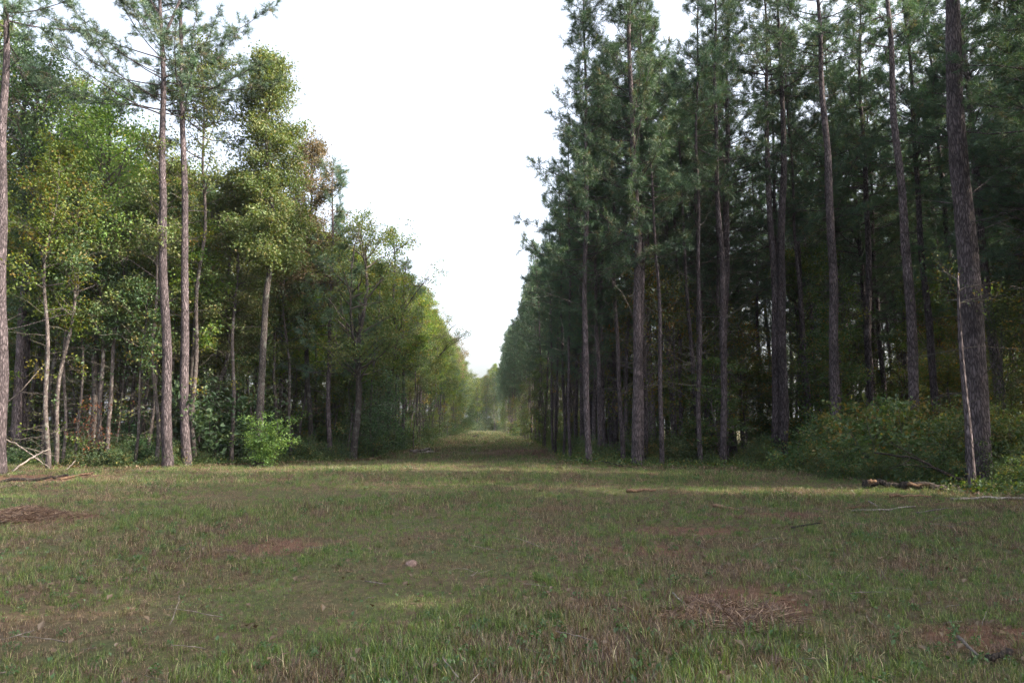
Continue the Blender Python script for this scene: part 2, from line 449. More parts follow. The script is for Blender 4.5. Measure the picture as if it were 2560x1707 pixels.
def hardwood(seed, H=12, r0=0.12, z0=3.5, R=2.2, nl=26, mat=None, bark=None, leaf=.115, per=24, spread=.17, ctrl=None, lean=(0, 0),
             wob=.12, name='hardwood_tree', top_taper=.75, subs=6, drop=.15, shape=0.5, cat='hardwood tree', upb=.9, twigs=14, forks=0, sides=7, clump_gap=.3):
    rng = np.random.default_rng(seed)
    P = trunk_path(rng, H * .93, lean, wob, ctrl)
    Rr = trunk_radii(P, r0, .02, .3)
    tr = Tubes(); tr.add(P, Rr, sides, .04, rng)
    br = Tubes(); TP = []
    heights = z0 + (H * .92 - z0) * np.sort(rng.random(nl)) ** .95
    az = rng.uniform(0, 6.28)
    axes = [P]
    for k in range(forks):
        h = H * rng.uniform(.3, .55); a = rng.uniform(0, 6.28)
        p = z_point(P, h); Q = wander(rng, p, (math.cos(a) * .6, math.sin(a) * .6, 1), H * .8 - h, 9, .14, .1)
        tr.add(Q, np.linspace(np.interp(h, P[:, 2], Rr) * .65, .015, len(Q)), 6, .04, rng); axes.append(Q)
    for h in heights:
        t = (h - z0) / (H - z0)
        az += 2.4 + rng.normal(0, .5)
        A = axes[rng.integers(len(axes))] if forks else P
        if h < A[0, 2] + .3 or h > A[-1, 2]: A = P
        p0 = z_point(A, h)
        env = max(.18, math.sin(math.pi * (shape * .35 + (1 - shape * .35) * min(1, t)) ** .9) ** .7 if t < .98 else .2)
        L = R * env * rng.uniform(.65, 1.15)
        el = math.radians(18 + 35 * t * upb + rng.normal(0, 12))
        d = (math.cos(az) * math.cos(el), math.sin(az) * math.cos(el), math.sin(el))
        B = wander(rng, p0, d, L, 6, .14, .07)
        br.add(B, np.linspace(.010 + .014 * L * (r0 / .12) ** .5, .005, 7), 4, cap=False)
        skip = rng.random() < drop
        for k in range(subs):
            u = .3 + .7 * (k + rng.random()) / subs
            q, dq = path_at(B, u)
            Q = wander(rng, q, unit(dq + rng.normal(0, .75, 3)), L * .38 * rng.uniform(.6, 1.3) + .15, 3, .2, .04)
            br.add(Q, np.linspace(.007, .003, 4), 3, cap=False)
            if not skip:
                for kk in (1, 2, 3): TP.append(Q[kk])
        if not skip: TP.append(B[-1])
    for _ in range(6): TP.append(P[-1] + rng.normal(0, .25, 3))
    for _ in range(twigs):       # bare low twigs
        h = rng.uniform(.6, max(1, z0 + .5)); a = rng.uniform(0, 6.28); L = rng.uniform(.5, 1.7)
        B = wander(rng, z_point(P, h), (math.cos(a), math.sin(a), rng.uniform(-.1, .5)), L, 5, .16)
        br.add(B, np.linspace(.009, .003, 6), 3, cap=False)
        for _k in range(2):
            q, dq = path_at(B, rng.uniform(.3, .9)); Q = wander(rng, q, unit(dq + rng.normal(0, .6, 3)), L * .4, 3, .15)
            br.add(Q, np.linspace(.004, .002, 4), 3, cap=False)
        if rng.random() < .4: TP.append(B[-1])
    TP = np.array(TP)
    TP = TP[rng.random(len(TP)) > clump_gap]
    V, F, rl, rc = leaves(TP, rng, per, spread, leaf, clump=None)
    cm = crown_mesh(name + '_crown', V, F, rl, rc, mat or M_GUM, br, M_TWIG)
    return (name, cat, [('trunk', tr.mesh(name + '_trunk', [bark or M_SAPBARK])), ('crown', cm)])

def shrub(seed, H=1.3, R=.9, n=10, mat=None, leaf=.075, per=22, spread=.12, name='shrub'):
    rng = np.random.default_rng(seed); st = Tubes(); TP = []
    for k in range(n):
        a = rng.uniform(0, 6.28); el = rng.uniform(.5, 1.4)
        r = rng.uniform(0, .25) * R
        p0 = (math.cos(a) * r, math.sin(a) * r, -.05)
        L = H * rng.uniform(.6, 1.1)
        B = wander(rng, p0, (math.cos(a) * math.cos(el) * R / H, math.sin(a) * math.cos(el) * R / H, math.sin(el)), L, 6, .16)
        st.add(B, np.linspace(.010, .003, 7), 4, cap=False)
        for u in np.linspace(.2, 1, 6):
            q, dq = path_at(B, min(u, .999))
            Q = wander(rng, q, unit(dq + rng.normal(0, .8, 3)), .3 * H * rng.uniform(.4, 1), 2, .2)
            st.add(Q, np.linspace(.005, .002, 3), 3, cap=False)
            TP += [Q[1], Q[2]]
    TP = np.array(TP); TP[:, 2] = np.clip(TP[:, 2], .05, None)
    V, F, rl, rc = leaves(TP, rng, per, spread, leaf)
    V[:, 2] = np.maximum(V[:, 2], .005)
    return (name, 'shrub', [('foliage', crown_mesh(name + '_foliage', V, F, rl, rc, mat or M_UNDER, st, M_TWIG))])

def vine_mesh(seed, P, h0, h1, rad, n, mat, leaf=.10):
    rng = np.random.default_rng(seed)
    hs_ = rng.uniform(h0, h1, n); pts = np.array([z_point(P, h) for h in hs_])
    a = rng.uniform(0, 6.28, n); r = rad * np.sqrt(rng.random(n)) * (0.6 + .5 * np.sin(hs_ * 1.7) ** 2)
    pts[:, 0] += np.cos(a) * r; pts[:, 1] += np.sin(a) * r
    V, F, rl, rc = leaves(pts, rng, 14, .13, leaf)
    return mesh_from('vine', V, [F], [mat], {'rl': rl, 'rc': rc})

# ------------------------------------------------------------------ ground
rngG = np.random.default_rng(5)
xs = np.concatenate([np.linspace(-900, -80, 18)[:-1], np.linspace(-80, -26, 30)[:-1], np.linspace(-26, 26, 160)[:-1], np.linspace(26, 80, 30)[:-1], np.linspace(80, 900, 18)])
ys = np.concatenate([np.linspace(-300, -10, 12)[:-1], np.linspace(-10, 60, 210)[:-1], np.linspace(60, 320, 120)[:-1], np.linspace(320, 1500, 15)])
gx, gy = np.meshgrid(xs, ys)
fade = np.clip((330 - np.abs(gy)) / 60, 0, 1) * np.clip((90 - np.abs(gx)) / 30, 0, 1)
gzv = ground_z(gx, gy) * fade
GV = np.stack([gx, gy, gzv], -1).reshape(-1, 3)
nx = len(xs); i, j = np.meshgrid(np.arange(nx - 1), np.arange(len(ys) - 1)); b = (j * nx + i).ravel()
GF = np.stack([b, b + 1, b + 1 + nx, b + nx], -1)

def noise_at(nt, scale, detail=4, rough=.55, w=None, stretch=None):
    g = N(nt, 'ShaderNodeNewGeometry')
    src = g.outputs['Position']
    if stretch or w:
        mp = N(nt, 'ShaderNodeMapping'); nt.links.new(src, mp.inputs[0])
        if stretch: mp.inputs['Scale'].default_value = stretch
        if w: mp.inputs['Location'].default_value = (w, w * .7, 0)
        src = mp.outputs[0]
    n = N(nt, 'ShaderNodeTexNoise'); n.inputs['Scale'].default_value = scale; n.inputs['Detail'].default_value = detail; n.inputs['Roughness'].default_value = rough
    nt.links.new(src, n.inputs[0]); return n.outputs[0]

def blob(nt, x, y, rx, ry, soft=.35):
    """1 inside a noisy ellipse on the ground (bare or needle-covered patches)"""
    g = N(nt, 'ShaderNodeNewGeometry')
    mp = N(nt, 'ShaderNodeMapping', vector_type='TEXTURE'); mp.inputs['Location'].default_value = (x, y, 0); mp.inputs['Scale'].default_value = (rx, ry, 1000)
    nt.links.new(g.outputs['Position'], mp.inputs[0])
    ln = N(nt, 'ShaderNodeVectorMath', operation='LENGTH'); nt.links.new(mp.outputs[0], ln.inputs[0])
    nz = noise_at(nt, 1.6, 5, .6)
    ad = N(nt, 'ShaderNodeMath', operation='MULTIPLY_ADD'); ad.inputs[1].default_value = 1.4; ad.inputs[2].default_value = -.7; nt.links.new(nz, ad.inputs[0])
    sm = N(nt, 'ShaderNodeMath', operation='ADD'); nt.links.new(ln.outputs['Value'], sm.inputs[0]); nt.links.new(ad.outputs[0], sm.inputs[1])
    return ramp(nt, sm.outputs[0], [(1 - soft, 1.0), (1.0, 0.0)])

# patches of bare red soil / fallen needles, in metres (x, y, rx, ry)
PATCHES = [(-15.0, 21.5, 3.4, 1.5), (-12.5, 18.4, 1.6, .5), (-7.3, 20.3, 1.2, .5), (-8.2, 12.0, 1.3, .7), (2.1, 6.4, .7, .8), (3.6, 5.4, .6, .4), (1.7, 9.2, .9, .6), (2.6, 11.0, 1.1, .5), (-3.2, 9.5, .7, .7), (3.3, 37, 2.0, 5), (0.6, 44, 3.0, 5), (-6.2, 46, 1.4, 4), (12.2, 14.2, 2.2, 1.0), (4.7, 12.6, 1.3, .5)]

gm, nt = new_mat('ground_soil')
n1 = noise_at(nt, 9, 8, .7)
c = ramp(nt, n1, [(0.3, (0.045, 0.032, 0.020)), (0.5, (0.095, 0.065, 0.040)), (0.72, (0.16, 0.11, 0.068))])
n2 = noise_at(nt, .55, 6, .6, 7)
gcol = ramp(nt, noise_at(nt, 14, 6, .7, 3), [(0.3, (0.035, 0.048, 0.018)), (0.7, (0.085, 0.098, 0.035))])
c = mixc(nt, ramp(nt, n2, [(0.40, 0.15), (0.60, 0.85)]), c, gcol)
red = ramp(nt, noise_at(nt, 12, 6, .7, 11), [(0.3, (0.075, 0.038, 0.024)), (0.7, (0.19, 0.105, 0.068))])
pm = None
for p in PATCHES:
    bl = blob(nt, *p)
    if pm is None: pm = bl
    else:
        mx = N(nt, 'ShaderNodeMath', operation='MAXIMUM'); nt.links.new(pm, mx.inputs[0]); nt.links.new(bl, mx.inputs[1]); pm = mx.outputs[0]
c = mixc(nt, pm, c, red)
pb = N(nt, 'ShaderNodeBsdfPrincipled'); pb.inputs['Roughness'].default_value = .95; pb.inputs['Specular IOR Level'].default_value = .15
nt.links.new(c, pb.inputs['Base Color'])
bp = N(nt, 'ShaderNodeBump'); bp.inputs['Strength'].default_value = .7; bp.inputs['Distance'].default_value = .04
nt.links.new(noise_at(nt, 22, 8, .75), bp.inputs['Height']); nt.links.new(bp.outputs[0], pb.inputs['Normal'])
o_ = N(nt, 'ShaderNodeOutputMaterial'); nt.links.new(pb.outputs[0], o_.inputs[0])
ground = obj('ground', mesh_from('ground', GV, [GF], [gm], smooth=True))
tag(ground, kind='structure')

# ------------------------------------------------------------------ forest edges
LE = [(26, -60), (26.5, -14), (31, -10.5), (34, -8.0), (46, -8.4), (70, -9.2), (100, -10.4), (205, -14.0), (400, -21)]
RE = [(-30, 13), (12, 13.2), (15.5, 11.8), (19, 11.2), (23, 11.0), (25.5, 9.6), (27, 3.1), (40, 3.5), (60, 3.3), (94, 2.7), (130, .4), (205, -3.2)]
def xL(y): return np.interp(y, [a for a, _ in LE], [b_ for _, b_ in LE])
def xR(y): return np.interp(y, [a for a, _ in RE], [b_ for _, b_ in RE])

# ------------------------------------------------------------------ grass (one mass of instanced clumps)
def grass_color(nt):
    rl = attr(nt, 'rl'); rnd = objrand(nt)
    green = ramp(nt, rl, [(0, (0.022, 0.052, 0.012)), (.5, (0.090, 0.158, 0.026)), (.85, (0.175, 0.25, 0.048)), (1, (0.36, 0.40, 0.16))])
    straw = ramp(nt, rl, [(0, (0.035, 0.020, 0.015)), (.5, (0.145, 0.088, 0.060)), (.85, (0.33, 0.23, 0.155)), (1, (0.60, 0.48, 0.34))])
    n = noise_at(nt, .7, 5, .62, 20); n_b = noise_at(nt, 3.0, 3, .6, 31)
    a = N(nt, 'ShaderNodeMath', operation='MULTIPLY_ADD'); n18 = N(nt, 'ShaderNodeMath', operation='MULTIPLY'); n18.inputs[1].default_value = 1.9; nt.links.new(n, n18.inputs[0])
    nt.links.new(n_b, a.inputs[0]); a.inputs[1].default_value = .5; nt.links.new(n18.outputs[0], a.inputs[2])
    b = N(nt, 'ShaderNodeMath', operation='MULTIPLY_ADD'); nt.links.new(rnd, b.inputs[0]); b.inputs[1].default_value = .22; nt.links.new(a.outputs[0], b.inputs[2])
    a2 = attr(nt, 'rc')
    b2 = N(nt, 'ShaderNodeMath', operation='MULTIPLY_ADD'); nt.links.new(a2, b2.inputs[0]); b2.inputs[1].default_value = .30; nt.links.new(b.outputs[0], b2.inputs[2])
    f = ramp(nt, b2.outputs[0], [(0.92, 0.0), (1.0, 0.0)])
    mr = N(nt, 'ShaderNodeMapRange'); nt.links.new(b2.outputs[0], mr.inputs[0]); mr.inputs[1].default_value = 1.40; mr.inputs[2].default_value = 1.66
    return mixc(nt, mr.outputs[0], green, straw)
def plant_mat(name, colfn, transl=.3, gloss=.05):
    m, nt = new_mat(name); col = colfn(nt)
    d = N(nt, 'ShaderNodeBsdfDiffuse'); t = N(nt, 'ShaderNodeBsdfTranslucent'); g = N(nt, 'ShaderNodeBsdfGlossy'); g.inputs['Roughness'].default_value = .4
    nt.links.new(col, d.inputs[0]); nt.links.new(mixc(nt, 1, col, (1.3, 1.3, .6), 'MULTIPLY'), t.inputs[0])
    m1 = N(nt, 'ShaderNodeMixShader'); m1.inputs[0].default_value = transl; nt.links.new(d.outputs[0], m1.inputs[1]); nt.links.new(t.outputs[0], m1.inputs[2])
    m2 = N(nt, 'ShaderNodeMixShader'); m2.inputs[0].default_value = gloss; nt.links.new(m1.outputs[0], m2.inputs[1]); nt.links.new(g.outputs[0], m2.inputs[2])
    o = N(nt, 'ShaderNodeOutputMaterial'); nt.links.new(m2.outputs[0], o.inputs[0]); return m
M_GRASS = plant_mat('grass_blades', grass_color)
M_STRAW = plant_mat('dry_straw', lambda nt: ramp(nt, attr(nt, 'rl'), [(0, (0.055, 0.030, 0.022)), (.6, (0.15, 0.088, 0.060)), (1, (0.36, 0.25, 0.17))]), .15)
M_WEED = plant_mat('weed_leaves', lambda nt: ramp(nt, attr(nt, 'rl'), [(0, (0.035, 0.085, 0.022)), (.7, (0.06, 0.125, 0.032)), (1, (0.10, 0.17, 0.05))]), .35, .05)
M_LITTER = plant_mat('leaf_litter', lambda nt: ramp(nt, attr(nt, 'rl'), [(0, (0.05, 0.033, 0.020)), (.6, (0.115, 0.078, 0.044)), (1, (0.22, 0.155, 0.085))]), .1)

def blades(seed, n, R, h, wd, lie=0.3, straw_share=None, mat=None):
    rng = np.random.default_rng(seed)
    r = R * np.sqrt(rng.random(n)); a = rng.uniform(0, 6.28, n)
    b = np.stack([np.cos(a) * r, np.sin(a) * r, np.full(n, -.005)], 1)
    hh = h * rng.uniform(.45, 1.15, n)
    la = rng.uniform(0, 6.28, n); ln = np.abs(rng.normal(0, 1, n)) * lie
    out = np.stack([np.cos(la), np.sin(la), np.zeros(n)], 1)
    flat = np.clip(ln, 0, 1.3)
    up = np.array([0, 0, 1.0])
    d1 = unit(up[None] * np.cos(flat)[:, None] + out * np.sin(flat)[:, None])
    f2 = np.clip(flat * 1.6 + .25, 0, 1.65)
    d2 = unit(up[None] * np.cos(f2)[:, None] + out * np.sin(f2)[:, None])
    m = b + d1 * (hh * .5)[:, None]; tp = m + d2 * (hh * .5)[:, None]
    tp[:, 2] = np.maximum(tp[:, 2], .004)
    sa = la + np.pi / 2 + rng.normal(0, .5, n)
    sd_ = np.stack([np.cos(sa), np.sin(sa), np.zeros(n)], 1) * (wd * rng.uniform(.6, 1.2, n))[:, None] * .5
    V = np.stack([b - sd_, b + sd_, m + sd_ * .9, m - sd_ * .9, tp], 1).reshape(-1, 3)
    k = np.arange(n)[:, None] * 5
    rl = np.repeat(rng.random(n), 5); rc = np.repeat(rng.random(n), 5)
    me = mesh_from('clump', V, [k + np.array([[0, 1, 2, 3]]), k + np.array([[3, 2, 4]])], [mat or M_GRASS], {'rl': rl, 'rc': rc})
    return me

def weed(seed):
    rng = np.random.default_rng(seed); pts = []
    for k in range(4):
        a = rng.uniform(0, 6.28); r = rng.uniform(0, .05)
        for z in (.015, .04, .065): pts.append((math.cos(a) * r * (1 + z * 8), math.sin(a) * r * (1 + z * 8), z))
    V, F, rl, rc = leaves(np.array(pts), rng, 3, .015, .032, up=1.0, narrow=.55)
    V[:, 2] = np.maximum(V[:, 2], .003)
    return mesh_from('weed', V, [F], [M_WEED], {'rl': rl, 'rc': rc})

def scatter_object(name, pts, rot, scl, idx, protos, label, cat=None):
    pc = bpy.data.collections.new(name + '_sources')
    for k, me in enumerate(protos):
        o = bpy.data.objects.new('%s_source_%02d' % (name, k), me); pc.objects.link(o)
    me = bpy.data.meshes.new(name)
    me.vertices.add(len(pts)); me.vertices.foreach_set('co', np.asarray(pts, np.float32).ravel())
    a = me.attributes.new('rot', 'FLOAT_VECTOR', 'POINT'); a.data.foreach_set('vector', np.asarray(rot, np.float32).ravel())
    a = me.attributes.new('scl', 'FLOAT', 'POINT'); a.data.foreach_set('value', np.asarray(scl, np.float32))
    a = me.attributes.new('pick', 'INT', 'POINT'); a.data.foreach_set('value', np.asarray(idx, np.int32))
    o = obj(name, me)
    ng = bpy.data.node_groups.new(name, 'GeometryNodeTree')
    ng.interface.new_socket('Geometry', in_out='INPUT', socket_type='NodeSocketGeometry')
    ng.interface.new_socket('Geometry', in_out='OUTPUT', socket_type='NodeSocketGeometry')
    gi = ng.nodes.new('NodeGroupInput'); go = ng.nodes.new('NodeGroupOutput')
    ci = ng.nodes.new('GeometryNodeCollectionInfo'); ci.inputs['Collection'].default_value = pc
    ci.inputs['Separate Children'].default_value = True; ci.inputs['Reset Children'].default_value = True
    ip = ng.nodes.new('GeometryNodeInstanceOnPoints'); ip.inputs['Pick Instance'].default_value = True
    def na(nm, t):
        n = ng.nodes.new('GeometryNodeInputNamedAttribute'); n.data_type = t; n.inputs['Name'].default_value = nm
        return [s_ for s_ in n.outputs if s_.enabled and s_.name == 'Attribute'][0]
    e2r = ng.nodes.new('FunctionNodeEulerToRotation')
    ng.links.new(na('rot', 'FLOAT_VECTOR'), e2r.inputs[0])
    ng.links.new(gi.outputs[0], ip.inputs['Points']); ng.links.new(ci.outputs[0], ip.inputs['Instance'])
    ng.links.new(na('pick', 'INT'), ip.inputs['Instance Index']); ng.links.new(e2r.outputs[0], ip.inputs['Rotation'])
    ng.links.new(na('scl', 'FLOAT'), ip.inputs['Scale']); ng.links.new(ip.outputs[0], go.inputs[0])
    md = o.modifiers.new('scatter', 'NODES'); md.node_group = ng
    tag(o, label, cat, kind='stuff')
    return o

def val_noise(x, y, s, seed):
    r = np.random.default_rng(seed); out = 0
    for k in range(6):
        a = r.uniform(0, 6.28); f = s * r.uniform(.5, 1.8); out = out + np.sin(x * math.cos(a) * f + y * math.sin(a) * f + r.uniform(0, 6.28))
    return out / 6

rng = np.random.default_rng(11)
PX = []; PS = []; PI = []
bands = [(3.2, 7, 480, .72), (7, 12, 240, .82), (12, 20, 125, 1.0), (20, 32, 65, 1.2), (32, 60, 16, 2.0), (60, 110, 6, 3.0), (110, 215, 2.2, 4.0)]
gpts = []; gscl = []; gidx = []
for (y0, y1, dens, sc) in bands:
    n = int(dens * (y1 - y0) * (1.55 * (y0 + y1) / 2 + 4)) if y1 < 40 else int(dens * (y1 - y0) * 20)
    y = rng.uniform(y0, y1, n)
    hw = .78 * y + 2
    x = rng.uniform(-1, 1, n) * hw
    lo = np.where(y < 27, -200, xL(y)) - 1.0; hi = xR(y) + 1.0
    if y1 >= 40: x = lo + (hi - lo) * rng.random(n)
    keep = (x > lo) & (x < hi + rng.random(n) * 1.5)
    bare = np.zeros(n)
    for (px_, py_, rx, ry) in PATCHES:
        bare = np.maximum(bare, np.exp(-(((x - px_) / rx) ** 2 + ((y - py_) / ry) ** 2)))
    keep &= rng.random(n) > bare * np.where(x < -9, .8, .45)
    keep &= rng.random(n) < .82 + .5 * val_noise(x, y, 1.5, 3)
    x = x[keep]; y = y[keep]; bare = bare[keep]; m = len(x)
    t = rng.random(m)
    tall = val_noise(x, y, .8, 9)
    pick = np.where(t < .52, rng.integers(0, 4, m), np.where(t < .86, rng.integers(4, 7, m), np.where(t < .975, 7, 8 + rng.integers(0, 2, m))))
    pick = np.where((bare > .35) & (t < .8), rng.integers(4, 7, m), pick)
    pick = np.where((rng.random(m) < .012) & (y < 30), 10, pick)
    gpts.append(np.stack([x, y, ground_z(x, y)], 1)); gidx.append(pick)
    gscl.append(sc * rng.uniform(.6, 1.2, m) * (1 + .7 * tall))
gpts = np.concatenate(gpts); gscl = np.concatenate(gscl); gidx = np.concatenate(gidx)
grot = np.stack([rng.normal(0, .08, len(gpts)), rng.normal(0, .08, len(gpts)), rng.uniform(0, 6.28, len(gpts))], 1)
protos = [blades(100, 30, .06, .08, .0045, .95), blades(101, 26, .055, .10, .005, .8), blades(102, 34, .07, .06, .0045, 1.1), blades(103, 18, .045, .13, .005, .7),
          blades(104, 30, .08, .11, .004, 1.3, mat=M_STRAW), blades(105, 26, .07, .09, .004, 1.0), blades(106, 22, .07, .14, .004, 1.2, mat=M_STRAW),
          blades(107, 12, .04, .16, .0035, .5), weed(108), weed(109), blades(110, 80, .09, .22, .004, .65)]
scatter_object('grass', gpts, grot, gscl, gidx, protos, 'short patchy green and straw brown grass covering the clearing')

# fallen leaves and needles' twigs lying loose all over the clearing
rng = np.random.default_rng(14)
n = 5000
y = 3.4 + 26 * rng.random(n) ** 1.6; x = rng.uniform(-1, 1, n) * (.78 * y + 1)
keep = x < xR(y) + 1; x = x[keep]; y = y[keep]; m = len(x)
def leaf_piece(seed, size, mat, twig=False):
    r = np.random.default_rng(seed)
    if twig:
        T = Tubes(); T.add(wander(r, (0, 0, .02), (1, .1, .03), size, 6, .12), np.linspace(.0035, .0015, 7), 4); me = T.mesh('bit', [M_DEADWOOD]); return me
    V, F, rl, rc = leaves(np.array([[0, 0, .02]]), r, 1, .001, size, up=3, narrow=.7)
    return mesh_from('bit', V, [F], [mat], {'rl': rl, 'rc': rc})
bits = [leaf_piece(1, .04, M_LITTER), leaf_piece(2, .055, M_LITTER), leaf_piece(3, .05, M_WEED), leaf_piece(4, .22, None, True), leaf_piece(5, .4, None, True)]
scatter_object('fallen_leaves', np.stack([x, y, ground_z(x, y) + rng.uniform(0, .04, m)], 1), np.stack([rng.normal(0, .25, m), rng.normal(0, .25, m), rng.uniform(0, 6.28, m)], 1), rng.uniform(.6, 1.4, m),
    np.searchsorted([.40, .68, .94, .985], rng.random(m)), bits, 'small fallen leaves and twigs lying loose in the grass')

# forest floor: low weeds and fallen leaves under the trees
def floor_clump(seed, mat, leaf, nleaf, R, hz):
    rng = np.random.default_rng(seed)
    n = nleaf; pts = np.stack([rng.normal(0, R, n), rng.normal(0, R, n), np.abs(rng.normal(0, hz, n)) + .012], 1)
    V, F, rl, rc = leaves(pts, rng, 1, .01, leaf, up=1.2)
    V[:, 2] = np.maximum(V[:, 2], .004)
    return mesh_from('floor', V, [F], [mat], {'rl': rl, 'rc': rc})
rng = np.random.default_rng(12)
n = 26000
y = 12 + 60 * rng.random(n) ** 1.3; side = rng.random(n) < .5
x = np.where(side, xL(y) + 1.0 - rng.exponential(6, n), xR(y) - .8 + rng.exponential(6, n))
keep = (np.abs(x) < .8 * y + 3) & ((~side) | (y > 26.2))
x = x[keep]; y = y[keep]; m = len(x)
d_edge = np.minimum(np.abs(x - xL(y)), np.abs(x - xR(y)))
pick = np.where(rng.random(m) < .45, rng.integers(0, 2, m), rng.integers(2, 4, m))
scatter_object('undergrowth', np.stack([x, y, ground_z(x, y)], 1), np.stack([np.zeros(m), np.zeros(m), rng.uniform(0, 6.28, m)], 1), rng.uniform(.7, 1.6, m), pick,
    [floor_clump(1, M_UNDER, .07, 46, .16, .12), floor_clump(2, M_UNDER, .06, 40, .18, .09), floor_clump(3, M_LITTER, .07, 40, .3, .015), floor_clump(4, M_LITTER, .08, 30, .25, .02)],
    'low green weeds and fallen brown leaves on the forest floor')

# ------------------------------------------------------------------ skylines read off the photograph (2560-wide columns -> rows)
SKL = [(-600, -200), (0, 60), (100, 160), (330, 330), (430, 380), (560, 430), (600, 430), (740, 490), (830, 545), (885, 600), (920, 625), (985, 655), (1050, 700), (1093, 725), (1110, 790), (1150, 850), (1175, 915), (1200, 960)]
SKR = [(1235, 880), (1246, 850), (1290, 760), (1300, 700), (1330, 640), (1360, 560), (1375, 500), (1400, 330), (1440, 150), (1460, 0), (1500, -250), (3500, -600)]
def skyL(px): return float(np.interp(px, [a for a, _ in SKL], [b_ for _, b_ in SKL]))
def skyR(px): return float(np.interp(px, [a for a, _ in SKR], [b_ for _, b_ in SKR]))

R_ = random.Random(3)
# prototypes -------------------------------------------------------
PINE = [pine(200 + k, H=21, r0=.14 + .012 * k, crown=.48 + .03 * (k % 3), R=2.8, nb=84, dead=30, lean=(.3 * (k - 2), .2 * (2 - k))) for k in range(5)]
PINE_EDGE = [pine(220 + k, H=22, r0=.16, crown=.60 + .06 * (k % 3), R=3.2, nb=132, dead=26, lean=(-.3, .1 * k)) for k in range(4)]
YPINE = [pine(240 + k, H=11, r0=.085, crown=.72, R=2.0, nb=52, dead=8) for k in range(2)]
GUM = [hardwood(300 + k, H=16, r0=.10, z0=4.6, R=2.0, nl=48, mat=M_GUM, per=22, spread=.19, lean=(.4 * (k - 1), .3)) for k in range(3)]
OAK = [hardwood(320 + k, H=16, r0=.14, z0=4.6, R=2.1, nl=46, mat=M_OAK, bark=M_OAKBARK, leaf=.11, per=24, spread=.19, wob=.25, forks=2, subs=7) for k in range(3)]
BROWN = [hardwood(340, H=12, r0=.12, z0=4, R=2.2, nl=34, mat=M_BROWNOAK, bark=M_OAKBARK, leaf=.11, per=22, forks=1)]
SAP = [hardwood(360 + k, H=9, r0=.048, z0=3.0 + 1.2 * (k % 3), R=1.2, nl=20, mat=(M_UNDER, M_GUM, M_UNDER, M_OAK)[k], per=15, spread=.15, subs=4, twigs=26, wob=.12, name='sapling', cat='sapling', sides=6, lean=(.5 * (k - 1.5), .3)) for k in range(4)]
SAPR = [hardwood(370 + k, H=9, r0=.05, z0=1.6, R=1.6, nl=30, mat=(M_UNDER, M_UNDER, M_AUTUMN)[k], per=16, spread=.17, subs=5, twigs=24, wob=.12, name='sapling', cat='sapling', sides=6) for k in range(3)]
SHR = [shrub(400, 1.4, 1.0), shrub(401, 1.0, .9), shrub(402, 1.9, 1.1, 14)]
SHRA = [shrub(410, 1.7, 1.1, 14, mat=M_AUTUMN), shrub(411, 1.2, 1.0, 12, mat=M_AUTUMN)]
SHRV = [shrub(420, 1.6, 1.0, 14, mat=M_VINE, leaf=.09)]

UND = [hardwood(380 + k, H=12, r0=.08, z0=2.6, R=2.1, nl=44, mat=(M_UNDER, M_UNDER, M_AUTUMN)[k], per=24, spread=.2, leaf=.10, lean=(.4 * (k - 1), .2)) for k in range(3)]

taken = []
def clear_of(x, y, r):
    return all((x - a) ** 2 + (y - b_) ** 2 > r * r for a, b_ in taken)

# ------------------------------------------------------------------ hero trees, left side
def hero(proto, px, dist, label, rz=0, group=None, name=None, **kw):
    x, y = at(px, dist); taken.append((x, y))
    return place(proto, x, y, rz, 1.0, label, group, name=name, **kw)

def ctrl_px(px0, dist, pts):
    """lean of a trunk: (column, height) read off the photograph -> local offsets at that distance"""
    out = [(0, 0, -.3)]
    for (px, h) in pts: out.append((wx(px, dist, h) - wx(px0, dist), 0, h))
    return out

LP = 'tall pines standing at the left forest edge'
hero(pine(501, H=21, r0=.21, crown=.3, R=3, nb=30, sides=14, dead=14, ctrl=ctrl_px(-3, 23, [(0, 4), (2, 9), (14, 15), (16, 21)])), -3, 23,
     'big pine trunk cut off by the left edge of the picture', group=LP)
P2 = pine(502, H=23, r0=.185, crown=.42, R=5, nb=46, sides=14, dead=34, fork=(17.3, .4, -.1), ctrl=ctrl_px(420, 26.5, [(414, 7), (409, 13), (404, 17), (396, 23)]), dens=1.15, tuft=30)
hero(P2, 420, 26.5, 'tall purple-grey pine with a forked top, left one of the pair by the grass', group=LP)
P3 = pine(503, H=23.5, r0=.17, crown=.40, R=5, nb=46, sides=14, dead=30, ctrl=ctrl_px(468, 27.2, [(464, 7), (459, 13), (455, 18), (452, 23.5)]), dens=1.15, tuft=30)
hero(P3, 468, 27.2, 'tall purple-grey pine with straight stem, right one of the pair by the grass', group=LP)

